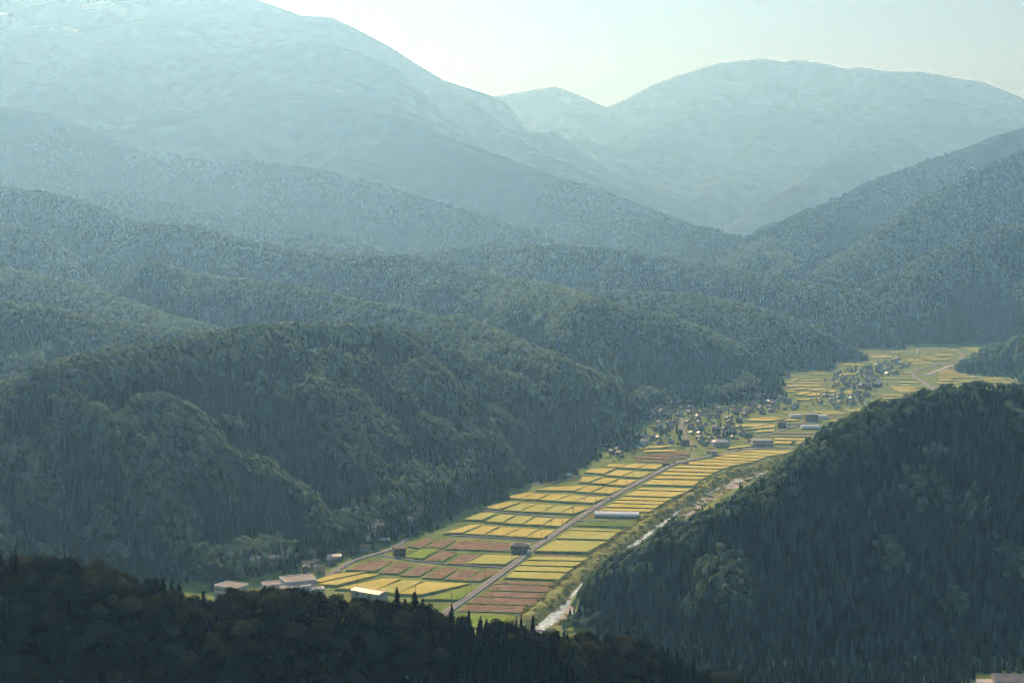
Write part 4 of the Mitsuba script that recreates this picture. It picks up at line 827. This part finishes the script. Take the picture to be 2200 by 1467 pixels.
rng = np.random.default_rng(77)
HOUSE = []
for i, (w, d, st, wall, roof, hip, words) in enumerate([(11, 7.5, 2, 'wall_wood', 'tile_dark', 0, 'dark tiled two-storey farmhouse'), (9, 7, 2, 'wall_cream', 'tile_dark', 1, 'cream walled house with a dark hipped roof'), (10, 6.5, 1, 'wall_grey', 'tile_dark', 0, 'low grey house with a dark tiled roof'),
                                                        (8, 6, 2, 'wall_white', 'tile_brown', 0, 'white walled house with a brown roof'), (8, 5.5, 1, 'wall_wood', 'roof_pale', 0, 'wooden shed with a pale metal roof'), (12, 8, 2, 'wall_grey', 'tile_brown', 1, 'large grey house with a hipped brown roof'),
                                                        (7, 5, 1, 'wall_cream', 'roof_blue', 0, 'small house with a blue metal roof')]):
    nm = f'house_kind_{i}'
    scene[nm] = {'type': 'shapegroup', **{k: mikit.ply(m, mt) for k, (m, mt) in house_parts(w, d, st, wall, roof, hip, rng).items()}}
    HOUSE.append((nm, words, w))
VW = {'village': ('in the large village beyond the fields', 'village houses beyond the fields'), 'upper': ('in the hazy upper village far up the valley', 'houses of the upper village'), 'hamlet': ('in the shaded hamlet under the left hill', 'houses of the hamlet'), 'foot': ('in deep shade under the left hill', 'houses at the hill foot')}
SPOT_R = {'two_storey': 9, 'farm': 13, 'white_roof': 11, 'lit_roof': 8, 'long_white': 20, 'gym': 17, 'barn': 9, 'white_house': 9, 'block': 18, 'gh_a': 14, 'gh_b': 14, 'gh_c': 18, 'mid_house': 12, 'school_b': 26, 'grove': 14, 'grove_b': 9, 'big_tree': 10, 'annex': 8}
taken, yards = [], []
roadlines = [LineString(v).buffer(w / 2 + 4) for w, v in ROADS.values()]
from shapely import STRtree
field_tree = STRtree(FIELD_SHAPES)
near_field = lambda x, y, r: len(field_tree.query(Point(x, y), predicate='dwithin', distance=r)) > 0
for vk, poly in VILLAGES.items():
    P = Polygon(poly).buffer(0)
    x0, y0, x1, y1 = P.bounds
    gap = {'village': 10.0, 'upper': 12.0, 'hamlet': 9.5, 'foot': 12.0}[vk]
    for _ in range(2600):
        x, y = rng.uniform(x0, x1), rng.uniform(y0, y1)
        q = Point(x, y)
        if not P.contains(q) or any((x - a) ** 2 + (y - b) ** 2 < gap * gap for a, b in taken):
            continue
        if any((x - SPOT[k][0]) ** 2 + (y - SPOT[k][1]) ** 2 < r * r for k, r in SPOT_R.items()) or any(r.contains(q) for r in roadlines) or near_field(x, y, 6):
            continue
        z = float(ground_z(x, y)[0])
        if z - float(floor_np(y)) > (14 if vk in ('hamlet', 'foot') else 7):
            continue
        taken.append((x, y))
        if rng.uniform() < .42:
            yards.append((x, y, z, vk))
            continue
        nm, words, w = HOUSE[rng.choice(7, p=[.26, .15, .19, .09, .10, .15, .06])]
        key = numbered('house')
        s = rng.uniform(.62, .88)
        a = (.33 + rng.normal(0, .22)) + (math.pi / 2 if rng.uniform() < .35 else 0)
        place_tree(key, nm, x, y, z + .1, a, s)
        labels[key] = {'label': words + ' ' + VW[vk][0].replace('large village beyond the fields', 'main village').replace('hazy upper village far up the valley', 'hazy upper village').replace('shaded hamlet under the left hill', 'shaded left hamlet').replace('deep shade under the left hill', 'shade under the left hill'), 'category': 'house', 'group': words + ' - ' + VW[vk][1]}
print('houses', used.get('house', 0) + 1)


# the patchwork of small fields that fills the rest of the far valley floor
rng = np.random.default_rng(99)
ux, uy = math.cos(.18), math.sin(.18)
n_auto = 0
vill = [Polygon(v).buffer(4) for v in VILLAGES.values()]
for b in np.arange(1600, 3120, 17.0):
    for a in np.arange(-100, 1000, 46.0):
        w, h = rng.uniform(32, 43), rng.uniform(10, 14.5)
        cx, cy = a + rng.uniform(-4, 4), b + a * .18 + rng.uniform(-1, 1)
        q = [(cx + i * w / 2 * ux - j * h / 2 * uy, cy + i * w / 2 * uy + j * h / 2 * ux) for i, j in ((-1, -1), (-1, 1), (1, 1), (1, -1))]
        P = Polygon(q)
        zz, ff = ground_z([p[0] for p in q], [p[1] for p in q]), floor_np(np.array([p[1] for p in q]))
        if (zz - ff > .8).any() or not visible(np.array([cx]), np.array([cy]), floor_np(np.array([cy])), 5)[0] or cy > 3030 or near_line(np.array([cx]), np.array([cy]), RIVER)[0][0] < 34 or near_line(np.array([cx]), np.array([cy]), LEVEE)[0][0] < 22:
            continue
        if len(field_tree.query(P, predicate='intersects')) or any(r.intersects(P) for r in roadlines) or any(v.intersects(P) for v in vill) or any(P.distance(Point(*SPOT[k])) < r for k, r in SPOT_R.items()):
            continue
        n_auto += 1
        shade = cy < 2010
        kind = rng.choice(['palegreen', 'gold', 'grey', 'yellowgreen', 'green'], p=[.3, .34, .1, .18, .08])
        field(kind, q, f'in the far valley patchwork, {ORD[min(30, int((cy - 1600) // 48))]} line back', .6, 1.6)
        lab = labels[[k for k in labels][-1]]
        lab['group'] = lab['label']
print('far fields', n_auto)


def building(name, spot, rz, parts, label, category, dz=0.0, at=None):
    x, y = at or SPOT[spot]
    z = float(floor_np(y)) + .3 + dz
    key = numbered(name)
    for nm, (m, mt) in parts.items():
        scene[f'{key}__{nm}'] = mikit.ply(turn(m, rz, x, y, z), mt)
    labels[key] = {'label': label, 'category': category}
    return key


def flat_block(w, d, h, wall, roof, rows, cols, parapet=.7):
    P = {'wall': (box(-w / 2, w / 2, -d / 2, d / 2, -2, h), wall), 'roof': (box(-w / 2 + .4, w / 2 - .4, -d / 2 + .4, d / 2 - .4, h - .1, h + .12), roof)}
    t = .35
    P['parapet'] = (cat([box(-w / 2, w / 2, -d / 2, -d / 2 + t, h, h + parapet), box(-w / 2, w / 2, d / 2 - t, d / 2, h, h + parapet), box(-w / 2, -w / 2 + t, -d / 2 + t, d / 2 - t, h, h + parapet), box(w / 2 - t, w / 2, -d / 2 + t, d / 2 - t, h, h + parapet)]), 'trim_white')
    n = 0
    for r in range(rows):
        for c in range(cols):
            xk, zc = -w / 2 + (c + .5) * w / cols, (r + .5) * h / rows
            for s in (-1, 1):
                P['window' + (f'_{n:03d}' if n else '')] = (box(xk - w / cols * .32, xk + w / cols * .32, s * d / 2 - .05, s * d / 2 + .05, zc - .8, zc + .8), 'pane_mat')
                n += 1
    P['door'] = (box(-1, 1, -d / 2 - .09, -d / 2 + .02, 0, 2.3), 'wall_wood')
    return P


building('school_building', 'school', -.50, flat_block(20, 15, 13.5, 'wall_white', 'roof_deck', 3, 5), 'white three-storey block with a flat pinkish roof, farthest left behind the foreground trees', 'building')
k = building('school_building', 'school_b', .42, flat_block(24, 20, 9, 'wall_white', 'roof_deck', 2, 6), 'white two-storey block with a wide flat roof and low terraces beside the gold fields', 'building')
x, y = SPOT['school_b']
for i, (ox, oy, w, d, h) in enumerate([(-6, -15, 22, 9, 7), (-19, 4, 14, 12, 6.2), (8, -20, 12, 6, 4.5)]):
    c, s = math.cos(.42), math.sin(.42)
    for nm, (m, mt) in flat_block(w, d, h, 'wall_white', 'roof_deck', 1, 4).items():
        if nm in ('wall', 'roof', 'parapet'):
            scene[f'{k}__wing' + (f'_{i:03d}' if i else '') + f'__{nm}'] = mikit.ply(turn(m, .42, x + ox * c - oy * s, y + ox * s + oy * c, float(floor_np(y)) + .3), mt)
building('annex', 'annex', .42, flat_block(9, 6, 4.5, 'wall_white', 'roof_deck', 1, 2), 'low white flat-roofed annex at the edge of the gold field', 'building')
for nm, spot, w, d, roof, lab in (('barn', 'barn_orange', 17, 11, 'roof_orange', 'barn with a broad salmon-orange metal roof behind the foreground ridge'), ('barn', 'barn_white', 11, 10, 'roof_pale', 'barn with a bright white metal roof left of the orange one')):
    building(nm, spot, -.55, {'wall': (box(-w / 2, w / 2, -d / 2, d / 2, -1, 4.6), 'wall_grey'), 'roof': (prism(w, d, 4.6, 1.1), roof), 'door': (box(-1.8, 1.8, -d / 2 - .1, -d / 2 + .02, 0, 3.4), 'wall_wood')}, lab, 'barn')
building('farmhouse', 'two_storey', .30, house_parts(9.5, 7, 2, 'wall_wood', 'tile_brown', 0, rng, 1.3), 'dark two-storey house with a low brown roof between lane and brown fields', 'house')
building('farmhouse', 'farm', -.06, house_parts(13, 8, 2, 'wall_wood', 'tile_dark', 1, rng), 'black tiled farmhouse standing alone beside the main road', 'house')
building('garage', 'farm_shed', -.06, house_parts(6, 5, 1, 'wall_grey', 'roof_blue', 0, rng, 1.0), 'small pale blue roofed garage next to the lone farmhouse', 'garage')
building('farmhouse', 'white_roof', .2, house_parts(11, 8, 1, 'wall_grey', 'roof_pale', 0, rng, 1.2), 'house with a bright pale metal roof in the shaded hamlet', 'house')
building('farmhouse', 'lit_roof', .2, house_parts(10, 6, 1, 'wall_wood', 'roof_pale', 0, rng, 1.2), 'long low house with a sunlit cream roof above the lane', 'house')
building('village_hall', 'long_white', .03, {**flat_block(25, 10, 7.5, 'wall_white', 'roof_pale', 2, 8, .3)}, 'long white two-storey building with rows of windows by the road', 'building')
building('gymnasium', 'gym', .12, house_parts(20, 13, 1, 'wall_white', 'roof_pale', 1, rng, 2.6), 'wide hall with a pale hipped roof left of the long white building', 'building', 2.0)
building('barn', 'barn', .1, {'wall': (box(-3.5, 3.5, -3, 3, -1, 4.5), 'wall_grey'), 'roof': (prism(7, 6, 4.5, 1.4), 'roof_pale'), 'door': (box(-1, 1, -3.1, -2.98, 0, 2.5), 'wall_wood')}, 'small grey barn beside the bush at the road bend', 'barn')
building('shed', 'shed_a', .02, {'wall': (box(-3, 3, -2, 2, -1, 2.9), 'wall_wood'), 'roof': (prism(6, 4, 2.9, .5), 'tile_dark'), 'door': (box(-1, 1, -2.1, -1.98, 0, 2.2), 'wall_grey')}, 'dark box-like shed alone at the corner of the gold strips', 'shed')
building('shed', 'shed_b', -.1, {'wall': (box(-4.2, 4.2, -2.2, 2.2, -1, 2.4), 'wall_wood'), 'roof': (prism(8.4, 4.4, 2.4, .8), 'tile_dark'), 'door': (box(-1, 1, -2.3, -2.18, 0, 2.1), 'wall_grey')}, 'low dark shed left of the road above the gold rows', 'shed')
building('shed', 'hut', .1, {'wall': (box(-1.8, 1.8, -1.6, 1.6, -1, 4), 'wall_grey'), 'roof': (prism(3.6, 3.2, 4, .8), 'roof_blue'), 'door': (box(-.5, .5, -1.7, -1.58, 0, 2), 'wall_wood')}, 'tall grey hut in the shade of the left hill', 'shed')
building('shed', 'blue_roof', .35, {'wall': (box(-5, 5, -3, 3, -1, 2.8), 'wall_grey'), 'roof': (prism(10, 6, 2.8, 1.2), 'roof_blue'), 'door': (box(-1, 1, -3.1, -2.98, 0, 2.2), 'wall_wood')}, 'blue roofed shed at the shaded edge of the gold rows', 'shed')
building('farmhouse', 'white_house', .05, house_parts(10, 7, 2, 'wall_white', 'roof_pale', 1, rng, 1.6), 'white two-storey house with a pale roof above the brown strips', 'house')
building('farmhouse', 'mid_house', -.1, house_parts(11, 7.5, 2, 'wall_wood', 'tile_dark', 1, rng), 'dark farmhouse among far gold fields beside a big bush', 'house')
building('warehouse', 'block', .0, flat_block(16, 12, 9, 'wall_wood', 'roof_pale', 2, 4, .5), 'dark cube-like warehouse between the white greenhouses', 'building')


def greenhouse(spot, w, d, bays, rz, label, h=1.4):
    P = {}
    bw = d / bays
    for b in range(bays):
        y0 = -d / 2 + b * bw
        a = np.linspace(0, math.pi, 9)
        prof = [(y0 + bw / 2 - bw / 2 * .97 * math.cos(t), h + bw * .38 * math.sin(t)) for t in a]
        pg = Polygon([(prof[0][0], 0), *prof, (prof[-1][0], 0)])
        m = trimesh.creation.extrude_polygon(pg, w, engine='earcut')
        m.apply_transform(np.array([[0, 0, 1, -w / 2], [1, 0, 0, 0], [0, 1, 0, 0], [0, 0, 0, 1.0]]))
        P['tunnel' + (f'_{b:03d}' if b else '')] = (m, 'film_mat')
        hoops = []
        for k in range(int(w / 2.5) + 1):
            xk = -w / 2 + k * 2.5
            q = [(xk, py, pz + .04) for py, pz in prof]
            for u, v in zip(q[:-1], q[1:]):
                s = trimesh.creation.cylinder(.04, segment=[u, v], sections=4)
                hoops.append(s)
        P['hoops' + (f'_{b:03d}' if b else '')] = (cat(hoops), 'steel_mat')
    P['skirt'] = (cat([box(-w / 2, w / 2, -d / 2 - .05, -d / 2 + .05, 0, .9), box(-w / 2, w / 2, d / 2 - .05, d / 2 + .05, 0, .9)]), 'wall_grey')
    P['door'] = (box(w / 2 - .02, w / 2 + .08, -d / 2 + .8, -d / 2 + 2.2, 0, 2), 'steel_mat')
    return building('greenhouse', spot, rz, P, label, 'greenhouse', .35)


greenhouse('greenhouse', 42, 15, 3, -.09, 'long white plastic greenhouse beside the road in the middle of the fields')
greenhouse('gh_a', 15, 12, 2, 0, 'far white greenhouse left of the dark warehouse', 2.5)
greenhouse('gh_b', 14, 12, 2, 0, 'far white greenhouse right of the dark warehouse', 2.5)
greenhouse('gh_c', 24, 11, 2, 0, 'white greenhouse in front of the hill edge near the grey fields', 2.2)

# the roadside building at the lower right corner
x, y = SPOT['corner']
z = float(ground_z(x, y)[0])
key = numbered('lodge')
for nm, (m, mt) in {**house_parts(24, 12, 2, 'wall_grey', 'roof_deck', 0, rng, 3.4), 'tower': (box(12.5, 20, -5, 5, -1, 13), 'wall_white'), 'annex': (box(-22, -12.5, -4, 3, -1, 5), 'wall_white')}.items():
    scene[f'{key}__{nm}'] = mikit.ply(turn(m, -.08, x, y, z), mt)
for i in range(6):
    scene[f'{key}__post' + (f'_{i:03d}' if i else '')] = mikit.ply(turn(box(-10 + i * 4 - .15, -10 + i * 4 + .15, -6.9, -6.6, -1, 6.2), -.08, x, y, z), 'trim_white')
labels[key] = {'label': 'large roadside lodge with a brown pitched roof at the lower right corner', 'category': 'building'}

# ---------------------------------------------------------------- utility poles and cars
def pole_parts(h, extra):
    P = {'shaft': (taper([(0, 0, -1), (0, 0, h)], [.21, .13], 7), 'concrete_pole'), 'crossarm': (box(-.95, .95, -.06, .06, h - .7, h - .55), 'steel_mat'), 'crossarm_001': (box(-.8, .8, -.06, .06, h - 1.6, h - 1.46), 'steel_mat')}
    for i, u in enumerate((-.8, 0, .8)):
        P['insulator' + (f'_{i:03d}' if i else '')] = (box(u - .06, u + .06, -.06, .06, h - .54, h - .28), 'trim_white')
    if extra:
        P['transformer'] = (trimesh.creation.cylinder(.32, segment=[(.45, 0, h - 3.2), (.45, 0, h - 2.2)], sections=8), 'steel_mat')
    return P


for nm, h, ex in (('pole_kind_a', 10.5, False), ('pole_kind_b', 11.5, True)):
    scene[nm] = {'type': 'shapegroup', **{k: mikit.ply(m, mt) for k, (m, mt) in pole_parts(h, ex).items()}}
order = sorted(POLES, key=lambda q: q[1])
for i, (x, y) in enumerate(order):
    key = numbered('utility_pole')
    place_tree(key, 'pole_kind_b' if i % 4 == 1 else 'pole_kind_a', x, y, float(floor_np(y)) + .5, -.6, 1.0)
    labels[key] = {'label': f'thin concrete utility pole along the main road through the fields, {ORD[i]} from the front', 'category': 'utility pole', 'group': 'utility poles along the main road'}
for i, (x, y) in enumerate(POLES_SIDE):
    key = numbered('utility_pole')
    place_tree(key, 'pole_kind_a', x, y, float(floor_np(y)) + .5, .7, 1.0)
    labels[key] = {'label': 'utility pole ' + ['at the wide lane bend beside the hamlet', 'at the upper end of the wide lane bend', 'in front of the gold field behind the barns', 'left of the white roofed barn', 'at the edge of the gold field behind the spire conifers', 'at the lane corner under the left hill', 'first beside the far north lane', 'second beside the far north lane'][i], 'category': 'utility pole'}


def car(spot, rz, mat, label, van=False, on=.95):
    x, y = SPOT[spot]
    L, W, H = (4.7, 1.8, 2.0) if van else (4.2, 1.7, 1.5)
    body = Polygon([(-L / 2, .3), (L / 2, .3), (L / 2, .75), (L / 2 - .25, .95), (-L / 2 + .1, .95), (-L / 2, .8)])
    cab = Polygon([(-L / 2 + .15, .95), (L / 2 - 1.15, .95), (L / 2 - 1.9 + .6 * van, H), (-L / 2 + (.35 if van else .7), H)])
    ex = lambda pg, w: trimesh.creation.extrude_polygon(pg, w, engine='earcut').apply_transform(np.array([[1, 0, 0, 0], [0, 0, 1, -w / 2], [0, 1, 0, 0], [0, 0, 0, 1.0]]))
    P = {'body': (ex(body, W), mat), 'cabin': (ex(cab, W - .12), mat), 'side_window': (ex(cab.buffer(-.14), W - .08), 'pane_mat'), 'windscreen': (box(L / 2 - 1.7, L / 2 - 1.25, -W / 2 + .2, W / 2 - .2, 1.05, H - .25), 'pane_mat'), 'rear_window': (box(-L / 2 + .1, -L / 2 + .4, -W / 2 + .25, W / 2 - .25, 1.05, H - .3), 'pane_mat')}
    n = 0
    for sx in (-1, 1):
        for sy in (-1, 1):
            c = trimesh.creation.cylinder(.31, segment=[(sx * L * .31, sy * (W / 2 - .2), .31), (sx * L * .31, sy * (W / 2 + .02), .31)], sections=14)
            P['wheel' + (f'_{n:03d}' if n else '')] = (c, 'tyre_mat')
            n += 1
    for i, s in enumerate((-1, 1)):
        P['headlight' + (f'_{i:03d}' if i else '')] = (box(L / 2 - .04, L / 2 + .03, s * (W / 2 - .3) - .18, s * (W / 2 - .3) + .18, .62, .8), 'lamp_mat')
    building('car', spot, rz, P, label, 'car', on)


car('car', math.radians(57 + 180), 'car_white', 'white car on the main road beside the lone farmhouse')
car('car_b', .3, 'car_dark', 'dark car on the road in front of the village hall')
car('truck', .2, 'car_white', 'white van parked left of the long white building', True)
for i, (k, dx) in enumerate(((4, -1.4), (7, 1.3), (10, -1.3), (13, 1.3))):
    a, b = ROADS['road'][1][k], ROADS['road'][1][k + 1]
    SPOT[f'road_car_{i}'] = ((a[0] + b[0]) / 2 + dx, (a[1] + b[1]) / 2)
    car(f'road_car_{i}', math.atan2(b[1] - a[1], b[0] - a[0]) + (math.pi if dx < 0 else 0), 'car_white' if i % 2 else 'car_dark', ['dark car on the main road beside the gold rows below the greenhouse', 'white car on the main road just beyond the greenhouse', 'dark car on the main road near the dark sheds', 'white car on the main road at the bend by the small barn'][i])
car('van', 1.0, 'car_white', 'white van on the wide lane bend by the hamlet', True, .8)

# ---------------------------------------------------------------- trees and bushes of the valley floor
rng = np.random.default_rng(50)
GARDEN = []
for v in range(5):
    r = rng.uniform(2.6, 3.8)
    h = r * 2.1
    scene[f'garden_tree_kind_{v}'] = {'type': 'shapegroup', 'trunk': mikit.ply(taper([(0, 0, -1), (0, 0, h * .5)], [.2, .12], 5), 'trunk_mat'), 'crown': mikit.ply((lc := leaf_crown(rng, 0, 0, 0, h, r, 230, .62, 8, .85)), 'broad_mat', uv=tones([lc], rng))}
    GARDEN.append((f'garden_tree_kind_{v}', h))
for v in range(3):
    h = rng.uniform(9, 13)
    scene[f'garden_conifer_kind_{v}'] = {'type': 'shapegroup', 'trunk': mikit.ply(taper([(0, 0, -1), (0, 0, h * .6)], [.2, .1], 5), 'trunk_mat'), 'crown': mikit.ply((lc := star_cone(rng, 0, 0, 0, h, h * .17, 7, 5)), 'conifer_mat', uv=tones([lc], rng))}


def lone_tree(name, x, y, s, label, conifer=False, grp=None):
    key = numbered(name)
    g = f'garden_conifer_kind_{rng.integers(3)}' if conifer else GARDEN[rng.integers(5)][0]
    place_tree(key, g, x, y, float(ground_z(x, y)[0]), rng.uniform(0, 6.28), s, s * rng.uniform(.9, 1.15))
    labels[key] = {'label': label, 'category': 'tree', **({'group': grp} if grp else {})}


for i, (x, y, z, vk) in enumerate(yards):
    con = rng.uniform() < .3
    what = 'dark conifer' if con else 'rounded leafy tree'
    lone_tree('garden_conifer' if con else 'garden_tree', x, y, rng.uniform(.7, 1.25), f'{what} among the houses ' + VW[vk][0], con, f'{what}s among the houses ' + VW[vk][0])
shrub = 0
for vk, n in (('village', 150), ('upper', 70), ('hamlet', 30)):
    P = Polygon(VILLAGES[vk]).buffer(12)
    x0, y0, x1, y1 = P.bounds
    got = 0
    for _ in range(4000):
        if got >= n:
            break
        x, y = rng.uniform(x0, x1), rng.uniform(y0, y1)
        if not P.contains(Point(x, y)) or any((x - a) ** 2 + (y - b) ** 2 < 26 for a, b in taken) or near_field(x, y, 2) or any(r.contains(Point(x, y)) for r in roadlines) or any((x - SPOT[k][0]) ** 2 + (y - SPOT[k][1]) ** 2 < (r * .8) ** 2 for k, r in SPOT_R.items()):
            continue
        taken.append((x, y))
        got += 1
        lone_tree('garden_shrub', x, y, rng.uniform(.4, .95), 'small garden tree between houses ' + VW[vk][0], False, 'small garden trees ' + VW[vk][0])
lone_tree('great_tree', *SPOT['big_tree'], 3.2, 'huge pale round-crowned tree on the far left edge of the village')
for i in range(9):
    lone_tree('grove_conifer', SPOT['grove'][0] + rng.uniform(-11, 11), SPOT['grove'][1] + rng.uniform(-6, 6), rng.uniform(1.0, 1.45), 'dark conifer in the tight grove in the middle of the village', True, 'conifers of the village grove')
for i in range(4):
    lone_tree('grove_tree', SPOT['grove_b'][0] + rng.uniform(-7, 7), SPOT['grove_b'][1] + rng.uniform(-5, 5), rng.uniform(1.1, 1.6), 'broad leafy tree left of the long white building', False, 'leafy trees left of the long white building')
for i in range(3):
    lone_tree('cypress', SPOT['cypress'][0] + i * 3.2 - 4, SPOT['cypress'][1] + rng.uniform(-2, 2), 1.15, 'tall dark cypress in the clump above the left edge of the gold rows', True, 'cypress clump above the gold rows')
lone_tree('lone_tree', *SPOT['lone'], .55, 'small round tree alone beside the road and brown strips')
lone_tree('roadside_tree', *SPOT['bare_tree'], 1.2, 'thin-crowned tree beside the road right of the long white building')
lone_tree('bend_tree', SPOT['barn'][0] - 7, SPOT['barn'][1] - 2, 1.0, 'dark bushy tree at the road bend left of the small barn')
lone_tree('bend_tree', SPOT['barn'][0] - 1, SPOT['barn'][1] - 9, .7, 'low dark bush in front of the small barn at the road bend')
lone_tree('farm_tree', SPOT['mid_house'][0] + 9, SPOT['mid_house'][1] - 4, 1.1, 'rounded bush right of the far dark farmhouse')
for nm, pts in (('hedge', HEDGES[0]), ('hedge', HEDGES[1])):
    key = numbered(nm)
    p = resample(pts, 2.4)
    hs = [leaf_crown(rng, x, y, float(floor_np(y)), 3.2, 2.0, 46, .5, 4) for x, y in p]
    scene[key + '__foliage'] = mikit.ply(join(hs), 'scrub_mat', uv=tones(hs, rng))
    labels[key] = {'label': ['pale overgrown hedge bank along the shaded edge of the gold rows', 'pale overgrown bank behind the brown strips at the village edge'][used['hedge']], 'category': 'hedge'}
# trees and scrub around the foot of the hills, by the hamlet and below the right hill
n = 0
gx, gy = rng.uniform(-330, 330, 5200), rng.uniform(860, 1240, 5200)
for x, y in zip(gx, gy):
    z = float(ground_z(x, y)[0])
    e = z - float(floor_np(y))
    right = False
    left = x < -115 and y > 1025 and (e > 1.5 or rng.uniform() < .2) and not any(r.contains(Point(x, y)) for r in roadlines) and math.hypot(x - SPOT['school'][0], y - SPOT['school'][1]) > 16 and math.hypot(x - SPOT['school_b'][0], y - SPOT['school_b'][1]) > 24 and math.hypot(x - SPOT['white_roof'][0], y - SPOT['white_roof'][1]) > 12
    if e > 6 or not (right or left) or near_field(x, y, 4) or any((x - a) ** 2 + (y - b) ** 2 < 60 for a, b in taken):
        continue
    taken.append((x, y))
    n += 1
    g = f'garden_conifer_kind_{rng.integers(3)}' if (rng.uniform() < .6) else GARDEN[rng.integers(5)][0]
    place_tree(f'valley_edge_wood__{n:04d}', g, x, y, z, rng.uniform(0, 6.28), rng.uniform(.8, 1.2))
labels['valley_edge_wood'] = {'label': 'mixed trees massed on the flat ground at the foot of the hills', 'category': 'forest', 'kind': 'stuff'}


# ---------------------------------------------------------------- lattice pylons on the left hill
for i, (x, y, lab) in enumerate(((-124.7, 1290.0, 'small steel lattice pylon standing in the forest of the left hill'), (-12.4, 1450.0, 'steel lattice pylon in the forest near the right end of the left hill'))):
    key = numbered('lattice_pylon')
    z = float(ground_z(x, y)[0])
    H, W = 21.0, 1.9
    bar = lambda a, b, r=.09: trimesh.creation.cylinder(r, segment=[a, b], sections=4)
    leg = [[(sx * W * (1 - .82 * h / H), sy * W * (1 - .82 * h / H), h) for h in (-1, 4, 8, 12, 16, H)] for sx in (-1, 1) for sy in (-1, 1)]
    for k, l in enumerate(leg):
        scene[f'{key}__leg' + (f'_{k:03d}' if k else '')] = mikit.ply(turn(cat([bar(a, b, .13) for a, b in zip(l[:-1], l[1:])]), .4, x, y, z), 'steel_mat')
    br = [bar(leg[a][k], leg[b][k + 1]) for k in range(5) for a, b in ((0, 1), (1, 3), (3, 2), (2, 0))]
    scene[key + '__bracing'] = mikit.ply(turn(cat(br), .4, x, y, z), 'steel_mat')
    for k, h in enumerate((14.5, 17.5, 20.5)):
        scene[f'{key}__crossarm' + (f'_{k:03d}' if k else '')] = mikit.ply(turn(box(-3.2 + k * .5, 3.2 - k * .5, -.1, .1, h, h + .2), .4, x, y, z), 'steel_mat')
    labels[key] = {'label': lab, 'category': 'pylon'}
